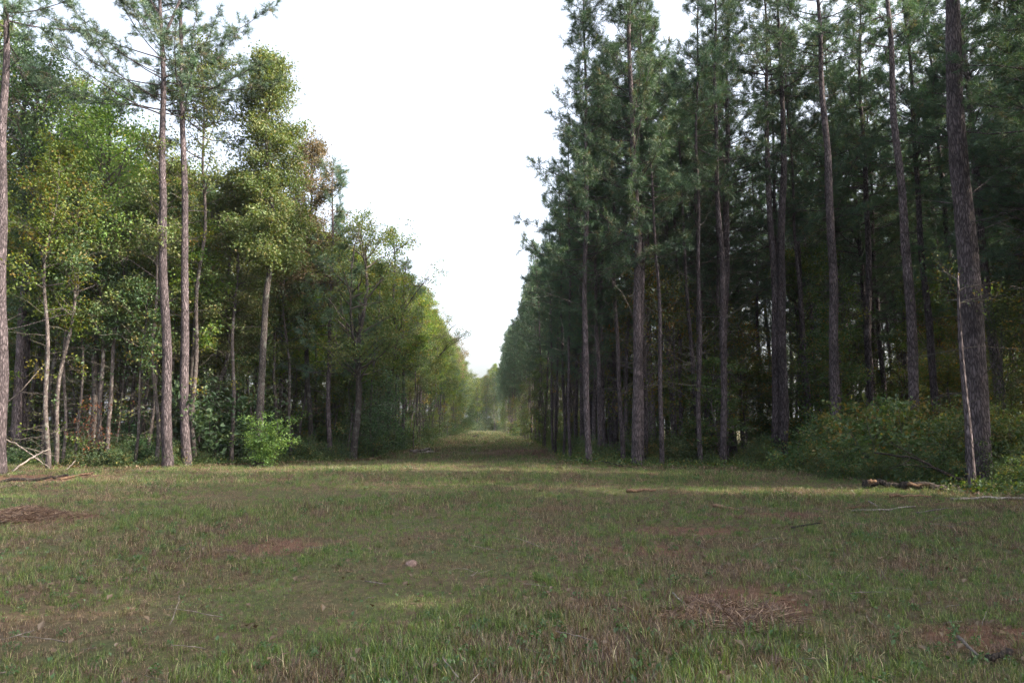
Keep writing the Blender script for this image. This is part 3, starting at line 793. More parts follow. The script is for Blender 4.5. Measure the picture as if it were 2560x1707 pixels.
LH = 'hardwoods along the left forest edge'
hero(hardwood(510, H=19.6, r0=.10, z0=10.5, R=1.9, nl=34, mat=M_OAK, ctrl=ctrl_px(490, 28.5, [(494, 5), (503, 10), (512, 14), (515, 19)]), per=17, twigs=24), 490, 28.5,
     'slender pale hardwood rising just right of the two tall pines', group=LH)
ob = hardwood(511, H=19.2, r0=.165, z0=8.2, R=1.6, nl=100, clump_gap=.05, mat=M_OAK, bark=M_OAKBARK, leaf=.11, per=28, spread=.2, wob=.05, subs=7, forks=1, drop=.05, shape=.6,
              ctrl=ctrl_px(646, 29, [(650, 2.8), (655, 5), (668, 7.6), (692, 9.6), (678, 11.6), (664, 14.6), (664, 19.2)]), twigs=10)
hero(ob, 646, 29, 'dark crooked oak with a tall olive crown standing against the white sky', group=LH)
hero(hardwood(512, H=17.2, r0=.13, z0=6.8, R=1.9, nl=66, clump_gap=.08, mat=M_BROWNOAK, bark=M_OAKBARK, leaf=.11, per=22, wob=.12, forks=1, drop=.05, ctrl=ctrl_px(772, 34, [(775, 5), (778, 15)])), 772, 34,
     'hardwood with a brownish turning crown right of the olive oak', group=LH)
hero(pine(513, H=14.6, r0=.12, crown=.74, R=2.5, nb=74, dead=10, ctrl=ctrl_px(826, 33.5, [(828, 5), (832, 13.2)]), side_bias=(0.3, .3)), 826, 33.5,
     'mid-sized pine with drooping green tiers beside the gnarled oak', group=LP)
hero(hardwood(514, H=12, r0=.17, z0=3.6, R=2.8, nl=52, mat=M_OAK, bark=M_OAKBARK, leaf=.11, per=22, wob=.22, forks=3, sides=9, ctrl=ctrl_px(884, 33.5, [(886, 3), (884, 5), (893, 10)])), 884, 33.5,
     'gnarled dark oak with forking bare limbs at the corner of the left edge', group=LH)
hero(hardwood(515, H=14.5, r0=.13, z0=4.0, R=2.5, nl=50, mat=M_GUM, bark=M_OAKBARK, per=17, forks=2, wob=.18), 970, 42,
     'leaning grey-stemmed tree with yellow-green crown past the gnarled oak', group=LH)
hero(pine(516, H=14, r0=.13, crown=.4, R=2.0, nb=34), 1005, 50, 'straight dark pine pole among the yellow-green hardwoods', group=LP)
# slender stems on the far left
hero(hardwood(520, H=13, r0=.085, z0=5.2, R=1.9, nl=34, mat=M_GUM, per=15, ctrl=ctrl_px(122, 25.8, [(128, 2), (136, 5), (150, 9), (158, 13)]), twigs=20), 122, 25.8, 'pale slim trunk leaning right, second from the brush pile', group=LH)
hero(hardwood(521, H=12, r0=.08, z0=5.0, R=1.8, nl=30, mat=M_UNDER, per=15, ctrl=ctrl_px(140, 26.6, [(152, 3), (170, 6), (186, 9), (190, 12)]), twigs=20), 140, 26.6, 'dark slim trunk leaning right beside the pale slim one', group=LH)
hero(hardwood(522, H=13, r0=.055, z0=5.0, R=1.6, nl=26, mat=M_GUM, per=15, ctrl=ctrl_px(186, 27.5, [(190, 3), (198, 6), (204, 12)])), 186, 27.5, 'very thin wavy stem left of the red-leaved sprouts', group=LH)
hero(hardwood(523, H=16.8, r0=.12, z0=7.4, R=2.6, nl=64, mat=M_BRIGHT, per=19, spread=.3, leaf=.12, drop=.05, ctrl=ctrl_px(224, 28.5, [(232, 3), (246, 6), (260, 9), (270, 12), (272, 15.8)])), 224, 28.5, 'bright yellow-green sweetgum with a long pale leaning stem', group=LH)
hero(hardwood(524, H=9.5, r0=.10, z0=4.2, R=1.6, nl=26, mat=M_VINE, per=17, ctrl=ctrl_px(252, 28.0, [(258, 3), (268, 6), (275, 9.5)])), 252, 28.0, 'darker leaning stem with a thick green leafy head right of the sweetgum', group=LH)
hero(hardwood(525, H=7.5, r0=.06, z0=4.0, R=1.2, nl=18, mat=M_UNDER, per=15, ctrl=ctrl_px(336, 27.5, [(340, 2), (348, 4), (352, 7.5)])), 336, 27.5, 'thin leaning pole midway between sweetgum and the tall pines', group=LH)
hero(hardwood(526, H=14, r0=.075, z0=8, R=1.6, nl=24, mat=M_OAK, per=15, ctrl=ctrl_px(391, 27.5, [(396, 3), (403, 6), (408, 9), (412, 14)])), 391, 27.5, 'thin pale trunk pressed close against the forked pine', group=LH)
# two dark vine-covered trunks
vt = hardwood(527, H=18, r0=.19, z0=12, R=2.6, nl=30, mat=M_VINE, bark=M_PINEBARK, per=16, wob=.04, ctrl=ctrl_px(42, 28, [(52, 4), (70, 9), (92, 14), (100, 18)]))
vr = hero(vt, 42, 28, 'dark pine-like trunk wrapped in leafy vine near the left picture edge', group=LH)
rngv = np.random.default_rng(9)
obj('vine', vine_mesh(31, trunk_path(rngv, 18, wob=.04, ctrl=ctrl_px(42, 28, [(52, 4), (70, 9), (92, 14), (100, 18)])), 5.5, 18, .75, 900, M_VINE), vr)
hero(pine(528, H=19, r0=.16, crown=.35, R=2.4, nb=30, ctrl=ctrl_px(58, 28.6, [(62, 6), (60, 19)])), 58, 28.6, 'dark pine standing right behind the vine-wrapped trunk', group=LP)

# ------------------------------------------------------------------ hero trees, right side
RP = 'big pines along the right forest edge'
hero(pine(601, H=24, r0=.285, crown=.3, R=3.2, nb=36, sides=18, dead=22, dead_low=.1, ctrl=ctrl_px(2448, 18.2, [(2432, 4), (2405, 8), (2388, 11), (2366, 24)])), 2448, 18.2,
     'thickest pine trunk at the right, dark with deep bark plates', group=RP)
hero(hardwood(602, H=5.8, r0=.085, z0=4.5, R=.9, nl=5, mat=M_UNDER, bark=M_PINEBARK, per=6, leaf=.06, twigs=6, name='hardwood_tree', wob=.03, ctrl=ctrl_px(2432, 16.7, [(2424, 1.2), (2412, 2.6), (2404, 5.6)])), 2432, 16.7,
     'pale slender trunk standing against the foot of the thickest pine', group='small hardwoods on the right')
hero(pine(603, H=24, r0=.19, crown=.32, R=3.0, nb=34, sides=14, dead=18, ctrl=ctrl_px(2292, 26, [(2280, 6), (2262, 10), (2235, 14), (2215, 21)])), 2292, 26,
     'tall bare pine leaning left, next one left of the thickest pine', group=RP)
hero(pine(604, H=24, r0=.19, crown=.32, R=3.0, nb=34, sides=14, dead=18, ctrl=ctrl_px(2090, 27, [(2090, 6), (2080, 10), (2062, 14), (2045, 21)])), 2090, 27,
     'lone straight pine between the twin pines and the leaning one', group=RP)
hero(pine(605, H=24, r0=.215, crown=.3, R=3.0, nb=34, sides=14, dead=18, ctrl=ctrl_px(1953, 30.5, [(1957, 6), (1958, 10), (1958, 14), (1950, 21)])), 1953, 30.5,
     'front stem of the twin pines that touch at their foot', group=RP)
hero(pine(606, H=24, r0=.18, crown=.3, R=3.0, nb=34, sides=14, dead=26, ctrl=ctrl_px(1938, 30.9, [(1933, 6), (1925, 10), (1917, 14), (1908, 21)])), 1938, 30.9,
     'thinner left stem of the twin pines, leaning away left', group=RP)
hero(pine(607, H=24, r0=.18, crown=.66, R=3.8, nb=120, sides=12, dead=16, ctrl=ctrl_px(1592, 27, [(1590, 6), (1584, 11), (1578, 15), (1560, 24)]), dens=1.1), 1592, 27,
     'bluish pine with a full tall crown rising beside the white sky', group=RP)
hero(pine(608, H=21, r0=.11, crown=.5, R=2.6, nb=60, ctrl=ctrl_px(1603, 28.5, [(1602, 6), (1600, 11), (1603, 17)])), 1603, 28.5, 'thin dark pine close behind the bluish full-crowned pine', group=RP)
hero(pine(609, H=15, r0=.09, crown=.35, R=1.6, nb=26, ctrl=ctrl_px(1655, 27.5, [(1650, 4), (1640, 8), (1618, 15)])), 1655, 27.5, 'thin reddish-patched leaning pine right of the full-crowned pine', group=RP)
hero(pine(610, H=20.5, r0=.12, crown=.66, R=2.9, nb=100, ctrl=ctrl_px(1474, 27.4, [(1468, 6), (1466, 18.5)])), 1474, 27.4, 'slim dark pine forming the near corner of the right treeline', group=RP)
hero(pine(611, H=23, r0=.13, crown=.5, R=2.0, nb=54, ctrl=ctrl_px(1808, 28, [(1800, 6), (1790, 12), (1780, 20)])), 1808, 28, 'dark pine at the grass edge left of the twin pines', group=RP)

# ------------------------------------------------------------------ edge rows along the clearing
ONES = 'first second third fourth fifth sixth seventh eighth ninth tenth eleventh twelfth thirteenth fourteenth fifteenth sixteenth seventeenth eighteenth nineteenth'.split()
TENS = ['twenty', 'thirty', 'forty', 'fifty', 'sixty', 'seventy', 'eighty', 'ninety']
ORD = ONES + [(t[:-1] + 'ieth') if k == 0 else t + '-' + ONES[k - 1] for t in TENS for k in range(10)]
def base_h(proto): return {'H': max(v.co.z for v in proto[2][0][1].vertices)}['H']
HT = {}
def height_of(proto):
    k = proto[2][-1][1].name
    if k not in HT:
        a = np.zeros(len(proto[2][-1][1].vertices) * 3, np.float32); proto[2][-1][1].vertices.foreach_get('co', a); HT[k] = float(a[2::3].max())
    return HT[k]
PENDING = []
POLE = [hardwood(390 + k, H=12, r0=.065 + .012 * k, z0=5.5, R=1.5, nl=26, mat=(M_GUM, M_UNDER, M_OAK)[k], per=20, spread=.16, twigs=34, wob=.10, lean=(.5 * (k - .6), .3)) for k in range(3)]
PINE_SLIM = [pine(270 + k, H=20, r0=.095, crown=.36, R=1.7, nb=36, dead=46, dead_low=.12, lean=(.35 * (k - 1), .2)) for k in range(3)]
PINE_THIN = [pine(260 + k, H=22, r0=.13, crown=.50, R=2.6, nb=62, dead=60, dead_low=.3, lean=(.3 * (k - 1.5), .3)) for k in range(4)]
def put_in(look, protos, x, y, want_h, group, **kw):
    """a thing whose label is written at the end, from where it stands"""
    o = put(protos, x, y, want_h, look, group, **kw)
    PENDING.append((o, look, group, x, y))
    return o
def put(protos, x, y, want_h, label, group, rs=None, jitter=.08, cat=None, xy=None, cap=None):
    p = R_.choice(protos); h = height_of(p)
    s = want_h / h
    if cap is not None and want_h > cap: s = cap / h
    hs2 = max(s, .55)
    taken.append((x, y))
    return place(p, x, y, R_.uniform(0, 6.28), (xy or (s * .5 + hs2 * .5)), label, group, sz=s, tilt=(R_.gauss(0, .012), R_.gauss(0, .012)), cat=cat)

def col(x, y, z=10.0):
    k = (z - EYE) / y
    v = (k * math.cos(PITCH) - math.sin(PITCH)) / (math.cos(PITCH) + k * math.sin(PITCH))
    return 1280 + FOC * x / y * (math.cos(PITCH) - v * math.sin(PITCH))

# left corridor row
y = 37.5; k = 0
while y < 205:
    x = float(xL(y)) - R_.uniform(.1, 1.2); px = col(x, y)
    cap = cap_height(px + 1.2 / y * FOC, y, skyL(px + 1.2 / y * FOC))
    t = R_.random()
    if k % 4 == 3: protos, cat_, w_ = (PINE_EDGE, 'pine', 'green pine')
    elif t < .4: protos, cat_, w_ = (OAK, 'hardwood', 'olive-leaved oak')
    elif t < .5: protos, cat_, w_ = (BROWN, 'hardwood', 'brown-leaved oak')
    else: protos, cat_, w_ = (GUM, 'hardwood', 'yellow-green sweetgum')
    put(protos, x, y, min(24, cap * R_.uniform(.90, 1.03)), '%s, %s tree of the left row counting away from the gnarled oak' % (w_, ORD[k]), 'trees of the left row along the clearing')
    y += R_.uniform(2.6, 4.2) * (1 + y / 260); k += 1
# right corridor row
y = 29.6; k = 0
while y < 198:
    x = float(xR(y)) + R_.uniform(.0, 1.0); px = col(x, y)
    cap = cap_height(px - 1.6 / y * FOC, y, skyR(px - 1.6 / y * FOC))
    w_ = 'bluish-green pine'
    put(PINE_EDGE, x, y, min(25, cap * R_.uniform(.94, 1.04)), '%s, %s tree of the right row counting away from the near corner' % (w_, ORD[k]), 'pines of the right row along the clearing')
    y += R_.uniform(2.0, 3.2) * (1 + y / 260); k += 1

# ------------------------------------------------------------------ forest interior
def jit_grid(x0, x1, y0, y1, s):
    yy = y0
    while yy < y1:
        xx = x0
        while xx < x1:
            yield xx + R_.uniform(-.42, .42) * s, yy + R_.uniform(-.42, .42) * s
            xx += s
        yy += s
cnt = dict(rh=0, rp=0, lp=0, lh=0, rs=0, ls=0)
# right stand
LANE = (4.8, 17.0)                       # gap kept in the added off-frame pines so a sun strip reaches the grass
def in_lane(x, y, r):
    dx, dy = math.sin(SUN_AZ), math.cos(SUN_AZ)
    t = (x - LANE[0]) * dx + (y - LANE[1]) * dy
    return t > 9 and abs((x - LANE[0]) * dy - (y - LANE[1]) * dx) < r
def hides_heroes(x, y, m=0):
    if y > 33: return False
    px = col(x, y, 3.0)
    return px > 1800 and y < np.interp(px, [1800, 1860, 1953, 2090, 2292, 2448, 2700], [28.5, 33, 33, 30, 29, 22, 22]) + m
for px, y, h in ((2185, 33, 25), (2130, 37, 25), (2020, 36, 25), (2350, 30, 25), (2520, 27, 24), (2430, 33, 25)):
    put_in('tall dense dark pine', PINE, wx(px, y), y, h, 'pines behind the big right-hand trunks')
for x, y in jit_grid(4, 52, 20, 68, 3.0):
    if hides_heroes(x, y, 1) or x < xR(y) + 1.0 or x > .78 * y + 6 or (col(x, y) > 1850 and R_.random() < .08) or (y > 50 and col(x, y) < 1850) or (y > 58 and col(x, y) < 2100) or not clear_of(x, y, 1.5) : continue
    px = col(x, y)
    cap = cap_height(px - 1.6 / y * FOC, y, skyR(px - 60))
    h = min(R_.uniform(20, 25), cap)
    if px > 1900 and y > 40: h = min(h, cap_height(px, y, R_.uniform(-500, 60)))
    full = R_.random() < (.6 if px < 1850 else .42)
    thin = px > 1850 and not full
    put_in('full-crowned dark pine' if full else 'slender dark pine', PINE_EDGE if full else PINE_THIN if thin else PINE, x, y, h, 'pines inside the right stand'); cnt['rp'] += 1
for x, y in jit_grid(3, 11, 60, 150, 5.0):
    xx = x - 3 + float(xR(y)) + 1.6
    if not clear_of(xx, y, 1.8): continue
    px = col(xx, y); cap = cap_height(px - 1.6 / y * FOC, y, skyR(px - 1.6 / y * FOC))
    put_in('far bluish pine', PINE_EDGE, xx, y, min(R_.uniform(18, 24), cap), 'far pines behind the right row'); cnt['rp'] += 1
for x, y in jit_grid(15, 43, -8, 30, 3.5):  # unseen pines added off-frame to keep the foreground grass in shade
    if x < xR(y) + 1.5 or not clear_of(x, y, 2.2) or x < .78 * y + 1.0 or in_lane(x, y, 1.45): continue
    put(PINE_EDGE, x, y, R_.uniform(20, 24), 'unseen pine added beyond the right frame edge to shade the grass', 'added shade pines beyond the right edge'); cnt['rp'] += 1
for x, y in jit_grid(3, 20, 202, 232, 7.5):  # pines added out of sight behind the row to shade the far grass
    put_in('hidden far shading pine', PINE_EDGE, x, y, R_.uniform(18, 21), 'far pines beyond the right row')
for x, y in jit_grid(14.5, 28, 4, 14, 3.1):  # more unseen pines, added to close a sunlit patch in the near grass
    if x < .78 * y + 2.5 or not clear_of(x, y, 1.7) or in_lane(x, y, 1.45): continue
    put(PINE_EDGE, x, y, R_.uniform(20, 24), 'unseen pine added beyond the right frame edge to shade the grass', 'added shade pines beyond the right edge')
for x, y in jit_grid(3.9, 13.5, 27.6, 35, 1.9):
    if hides_heroes(x, y, 1) or not clear_of(x, y, .75) or R_.random() < .15: continue
    px = col(x, y)
    put_in('slim bare-stemmed pine', PINE_SLIM, x, y, min(R_.uniform(17, 22), cap_height(px - 60, y, skyR(px - 60))), 'slim pines at the front of the right stand', xy=1.0)
y = 31.0
while y < 150:
    x = float(xR(y)) - R_.uniform(.5, 1.0); px = col(x, y, 15)
    put_in('slim outer pine', PINE_SLIM, x, y, min(21, cap_height(px - 14, y, skyR(px - 14))), 'slim pines in front of the right row')
    y += R_.uniform(2.6, 4.6) * (1 + y / 160)
y = 36.0
while y < 150:
    x = float(xL(y)) + R_.uniform(.2, .8); px = col(x, y, 10)
    put_in('slim outer hardwood', POLE, x, y, min(R_.uniform(11, 15), cap_height(px + 20, y, skyL(px + 20))), 'slim poles in front of the left row')
    y += R_.uniform(2.6, 4.6) * (1 + y / 160)
# leafy hardwoods under and between the right-hand pines
for x, y in jit_grid(4, 46, 26, 60, 4.4):
    if hides_heroes(x, y) or x < xR(y) + 1.6 or x > .78 * y + 3 or not clear_of(x, y, 1.0): continue
    px = col(x, y)
    put_in('shaded leafy hardwood', UND, x, y, R_.uniform(7, 13.5) if px < 2000 else R_.uniform(5, 9.5), 'hardwoods under the right-hand pines'); cnt['rh'] += 1
# left stand
def hides_oak(x, y):
    return (y < 30.5 and 596 < col(x, y, 5) < 712) or (y < 33.5 and 850 < col(x, y, 4) < 925)
for x, y in jit_grid(-50, -9, 28, 56, 3.25):
    if hides_oak(x, y) or x > xL(y) - 1.4 or (y < 30 and x > -14) or x < -.78 * y - 5 or not clear_of(x, y, 1.4): continue
    px = col(x, y); cap = cap_height(px + 30, y, skyL(px + 30) + R_.uniform(-50, 50))
    t = R_.random(); h = min(R_.uniform(16, 23), cap)
    if t < .16: put_in('dark-stemmed pine', PINE, x, y, h, 'pines inside the left wood'); cnt['lp'] += 1
    elif t < .58: put_in('yellow-green sweetgum', GUM, x, y, h, 'sweetgums inside the left wood'); cnt['lh'] += 1
    elif t < .90: put_in('olive-leaved oak', OAK, x, y, h, 'oaks inside the left wood'); cnt['lh'] += 1
    else: put_in('brown-leaved oak', BROWN, x, y, h, 'brown oaks inside the left wood'); cnt['lh'] += 1
for x, y in jit_grid(-14, -4, 58, 150, 5.4):
    xx = x + float(xL(y)) + 2
    if not clear_of(xx, y, 2): continue
    px = col(xx, y); cap = cap_height(px + 30, y, skyL(px + 1.5 / y * FOC))
    t = R_.random()
    put_in('far inner %s' % ('sweetgum' if t < .5 else 'oak' if t < .75 else 'pine'), GUM if t < .5 else OAK if t < .75 else PINE_EDGE, xx, y, min(R_.uniform(18, 24), cap), 'far trees behind the left row', cat='tree'); cnt['lh'] += 1

for k in range(34):
    px = 20 + 740 * (k + R_.random()) / 34; y = R_.uniform(27.2, 31.5) if px < 620 else R_.uniform(32.5, 36)
    x = wx(px, y)
    if hides_oak(x, y) or x > xL(y) - .3 or not clear_of(x, y, .45): continue
    put_in('slim bare-stemmed hardwood', POLE, x, y, min(R_.uniform(9.5, 13.5), cap_height(px, y, 430)), 'slim poles at the front of the left wood', xy=1.0)
# saplings, left: many thin stems at the edge
for x, y in jit_grid(-36, -7, 26.5, 44, 1.7):
    if hides_oak(x, y) or x > xL(y) - .1 or x < -.76 * y - 2 or not clear_of(x, y, .55): continue
    if R_.random() < .22: continue
    put_in('thin leafy sapling', SAP, x, y, R_.uniform(4.0, 9.5), 'saplings at the foot of the left wood', xy=1.0); cnt['ls'] += 1
for x, y in jit_grid(0, 4.0, 42, 190, 3.6):
    xx = float(xL(y)) - .2 - x
    if y > 90 and x > 1: continue
    put_in('leafy sapling', SAP, xx, y, R_.uniform(3.5, 8.5), 'saplings along the left row'); cnt['ls'] += 1
for x, y in jit_grid(3, 32, 24, 48, 2.2):
    if hides_heroes(x, y) or x < xR(y) + .6 or x > .76 * y + 2 or not clear_of(x, y, .6): continue
    if R_.random() < .22: continue
    put_in('thin shaded sapling', SAPR, x, y, R_.uniform(4.5, 11), 'saplings in the right stand', xy=1.0); cnt['rs'] += 1
for x, y in jit_grid(0, 8.0, 46, 190, 4.2):
    xx = float(xR(y)) + .3 + x
    if y > 90 and x > 5: continue
    put_in('shaded sapling', SAPR, xx, y, R_.uniform(3, 8), 'saplings along the right row'); cnt['rs'] += 1
# shrubs
for k in range(48):
    px = R_.uniform(0, 900); y = R_.uniform(26.3, 29) if px < 760 else R_.uniform(31, 34.5)
    x = wx(px, y)
    if x > xL(y) + .9: continue
    put_in('low green shrub', SHR + SHRV, x, y, R_.uniform(.4, 1.5), 'shrubs at the foot of the left wood')
y = 35.0
while y < 200:
    put_in('green shrub', SHR + SHRV, float(xL(y)) + R_.uniform(-.4, .7), y, R_.uniform(.9, 2.6), 'shrubs along the left row')
    y += R_.uniform(1.5, 2.6) * (1 + y / 120)
y = 29.0
while y < 190:
    put_in('dark green shrub', SHR, float(xR(y)) - R_.uniform(-.6, .3), y, R_.uniform(.5, 1.7), 'shrubs along the right row')
    y += R_.uniform(1.6, 3.0) * (1 + y / 120)
for k in range(34):
    px = R_.uniform(1480, 1950); y = R_.uniform(27.4, 32)
    put_in('dark low shrub', SHR + SHRA[:1], wx(px, y), y, R_.uniform(.4, 1.5), 'shrubs below the right stand')
# waist- to head-high bushes filling the shade between the stems
for x, y in jit_grid(-46, -8, 29.5, 58, 4.7):
    if x > xL(y) - .8 or x < -.78 * y - 2: continue
    put_in('shaded bush', SHR + SHRV, x, y, R_.uniform(1.6, 4.2), 'bushes inside the left wood')
for x, y in jit_grid(4, 44, 31, 60, 4.9):
    if x < xR(y) + .8 or x > .78 * y + 2: continue
    put_in('shaded bush', SHR + SHR + SHRA[:1], x, y, R_.uniform(1.6, 3.8), 'bushes inside the right stand')
for x, y in jit_grid(1, 6, 62, 130, 6):
    for sx, q in ((-1, float(xL(y)) - 1), (1, float(xR(y)) + 1)):
        put_in('deep shaded bush', SHR, q + sx * x, y, R_.uniform(2, 4.5), 'bushes inside the ' + ('left' if sx < 0 else 'right') + ' row')
for k in range(16):
    px = 480 + 27 * k; y = R_.uniform(58, 66)
    put_in('tall shaded bush', SHR, wx(px, y), y, R_.uniform(4, 6), 'tall bushes deep inside the left wood')
for px in (1196, 1211, 1226, 1241):
    put_in('far hazy bush', SHR, wx(px, 240), 240, 6.5, 'far bushes at the end of the clearing')
for k in range(16):
    put_in('far hazy bush', SHR, -38 + 3 * k, R_.uniform(252, 262), R_.uniform(5, 8), 'far bushes at the end of the clearing')
# the big thicket between the twin pines and the thickest pine
for k in range(62):
    px = R_.uniform(1985, 2620); y = R_.uniform(19.5, 29)
    x = wx(px, y)
    if x < xR(y) - .2: continue
    put_in('green and yellow shrub', SHRA + SHRA + SHR, x, y, R_.uniform(1.3, 2.9), 'thicket shrubs under the right pines')
for px, y, h in ((2060, 22, 1.0), (2130, 20.5, 1.2), (2210, 19.4, 1.1), (2290, 18.9, 1.2), (2360, 18.4, 1.1), (2520, 17.3, 1.3), (2560, 16.4, 1.0), (2590, 19, 2.4)):
    put_in('low green bush', SHR, wx(px, y), y, h, 'bushes before the thicket')
# a dark mass of more wood deep behind on both sides, tree by tree
for x, y in jit_grid(-60, 62, 62, 76, 6.5):
    px = col(x, y)
    if not (-80 < px < 800 or 1500 < px < 2640) : continue
    top = skyL(px) if px < 1280 else max(skyR(px), R_.uniform(250, 560) if px > 1850 else 100)
    put_in('deep backdrop hardwood', UND + OAK, x, y, min(17, cap_height(px, y, top + R_.uniform(0, 90))), 'trees at the back of the ' + ('left' if px < 1280 else 'right') + ' wood', cat='tree')

# single plants the eye picks out
x, y = at(668, 28.3); place(shrub(430, 1.9, .75, 16, mat=M_BRIGHT, leaf=.09), x, y, 0, 1, 'bright yellow-green vine mound at the foot of the crooked oak')
x, y = at(232, 27.2); place(shrub(431, 2.5, .40, 8, mat=M_DEADLEAF, leaf=.085, per=6), x, y, 0, 1, 'sprouts with dry red leaves between two slim trunks')
x, y = at(930, 35); place(shrub(432, 4.6, .9, 22, mat=M_VINE, leaf=.1, per=24, spread=.2), x, y, 0, 1, 'tall dark green vine-covered bush beside the gnarled oak')
x, y = at(1160, 150); place(shrub(433, 7.5, 2.4, 24, mat=M_UNDER, leaf=.2, per=24, spread=.4), x, y, 0, 1, 'rounded bushy tree at the far left end of the clearing')

# ------------------------------------------------------------------ far woods closing the corridor
for x, y in jit_grid(-52, 34, 236, 280, 5.8):
    px = col(x, y)
    if px < 1120 or px > 1330: continue
    row = np.interp(px, [1120, 1175, 1200, 1245, 1330], [935, 935, 935, 905, 860])
    put_in('hazy far tree', OAK + GUM + UND, x, y, cap_height(px, y, row + R_.uniform(-6, 14)), 'far trees closing the clearing', cat='tree')
for k in range(22):
    put_in('far hazy bush', SHR, R_.uniform(-30, 6), R_.uniform(222, 250), R_.uniform(2.5, 6), 'far bushes at the end of the clearing')

# ------------------------------------------------------------------ dead wood and small things on the ground
def stick(name, pts, r0, r1, mat, label, cat, group=None, forks=(), sides=8, seed=1):
    rng = np.random.default_rng(seed); P = np.array(pts, float)
    t = np.linspace(0, len(P) - 1, max(6, len(P) * 4)); Q = np.stack([np.interp(t, np.arange(len(P)), P[:, k]) for k in range(3)], 1)
    Q[1:-1] += rng.normal(0, r0 * .35, (len(Q) - 2, 3))
    o0 = Q[0].copy(); g = gz(o0[0], o0[1])
    Q[:, 2] += ground_z(Q[:, 0], Q[:, 1])
    base = np.array([o0[0], o0[1], g])
    T = Tubes(); T.add(Q - base, np.linspace(r0, r1, len(Q)), sides, .1, rng)
    o = obj(name, T.mesh(name, [mat])); o.location = base; tag(o, label, cat, group)
    for (t0, d, L, r) in forks:
        q, _ = path_at(Q - base, t0); B = wander(rng, q, d, L, 5, .12)
        Tf = Tubes(); Tf.add(B, np.linspace(r, r * .35, 6), 5, .05, rng)
        for _ in range(3):
            q2, dq = path_at(B, rng.uniform(.3, .9)); B2 = wander(rng, q2, unit(dq + rng.normal(0, .5, 3)), L * .4, 3, .15); Tf.add(B2, np.linspace(r * .4, r * .2, 4), 4)
        obj('twig', Tf.mesh('twig', [mat]), o)
    return o
def gp(px, dist, z=0.0):
    x, y = at(px, dist); return (x, y, z)
# brush pile at far left
stick('dead_branch', [gp(30, 23.6, .03), gp(75, 24.4, .45), gp(118, 25.2, .75)], .035, .02, M_DEADWOOD, 'pale bare branch slanting out of the grass at far left', 'branch', 'dead branches at far left', seed=2)
stick('dead_branch', [gp(-10, 25, 1.2), gp(40, 25.2, .85), gp(85, 25.3, .4), gp(120, 25.4, .1)], .035, .012, M_DEADWOOD, 'pale fallen treetop of thin grey twigs at far left', 'branch', 'dead branches at far left',
      forks=[(.2, (.8, -.2, .1), 1.6, .014), (.35, (.6, .2, -.25), 1.5, .012), (.5, (.9, 0, .15), 1.4, .012), (.6, (.5, -.3, -.2), 1.0, .01)], seed=3)
stick('dead_branch', [gp(0, 26, 2.4), gp(40, 26, 3.0), gp(96, 26.2, 4.1)], .03, .01, M_DEADWOOD, 'long pale dead limb reaching up across the dark trunks at far left', 'branch', 'dead branches at far left', seed=4, forks=[(.4, (.7, 0, -.3), 1.0, .01)])
stick('dead_branch', [gp(165, 24.6, .05), gp(186, 25.1, .35)], .022, .012, M_DEADWOOD, 'short pale stick poking up from the green weeds', 'branch', 'dead branches at far left', seed=5)
stick('fallen_log', [gp(-30, 20.2, .06), gp(120, 20.6, .08), gp(170, 21.2, .1)], .055, .03, M_DARKLOG, 'long dark reddish log lying on bare soil at left', 'log', 'logs on the bare soil', seed=6)
stick('fallen_log', [gp(150, 20.6, .04), gp(215, 21.6, .10), gp(232, 21.7, .12)], .03, .045, M_SPLITWOOD, 'splintered orange end of a log on bare soil at left', 'log', 'logs on the bare soil', seed=7)
stick('dead_branch', [gp(-10, 18.8, .04), gp(50, 18.6, .03)], .02, .012, M_DEADWOOD, 'thin grey stick lying below the split log at left', 'branch', seed=8)
# log stack beside the corridor
for k, (a, b_, d1, d2, z) in enumerate(((1032, 1070, 43, 44.5, .08), (1040, 1085, 42.3, 43.2, .08), (1050, 1078, 43.6, 44.0, .24), (1025, 1062, 44.8, 45.5, .1))):
    stick('fallen_log', [gp(a, d1, z), gp(b_, d2, z)], .10, .075, M_DEADWOOD, ['pale thin log at the back of the small heap beside the corridor', 'front log of the small heap beside the corridor', 'top log of the small heap beside the corridor', 'far log sticking out left of the small corridor heap'][k], 'log', 'small heap of logs beside the corridor', seed=20 + k)
# right side logs and sticks
stick('fallen_log', [gp(2160, 17.6, .09), gp(2195, 17.6, .12), gp(2260, 17.4, .09)], .085, .06, M_DARKLOG, 'dark rotting log lying before the thicket', 'log', 'rotting wood before the thicket', seed=30)
stick('fallen_log', [gp(2255, 17.0, .10), gp(2345, 17.1, .10), gp(2400, 17.2, .08)], .10, .06, M_DARKLOG, 'dark broken log with bare orange wood right of the rotting one', 'log', 'rotting wood before the thicket', seed=31)
stick('wood_fragment', [gp(2272, 16.85, .17), gp(2325, 16.9, .17)], .045, .03, M_SPLITWOOD, 'orange split slab on top of the broken log', 'wood', seed=32)
stick('wood_fragment', [gp(2172, 17.4, .18), gp(2190, 17.4, .20)], .045, .035, M_SPLITWOOD, 'small orange chunk at the tip of the dark log', 'wood', seed=33)
stick('dead_branch', [gp(2420, 17.4, .15), gp(2350, 17.8, .5), gp(2290, 18.3, .75), gp(2190, 18.6, .85)], .05, .02, M_DARKLOG, 'dark fallen bough leaning over in front of the thicket', 'branch', seed=34, forks=[(.3, (-.7, -.2, .2), 1.4, .02), (.5, (-.5, .2, .35), 1.2, .016), (.7, (-.4, -.3, -.25), 1.0, .014)])
stick('dead_branch', [gp(2130, 13.4, .03), gp(2290, 13.6, .03)], .022, .01, M_DEADWOOD, 'grey stick lying in the grass below the logs', 'branch', 'sticks lying in the grass', seed=35)
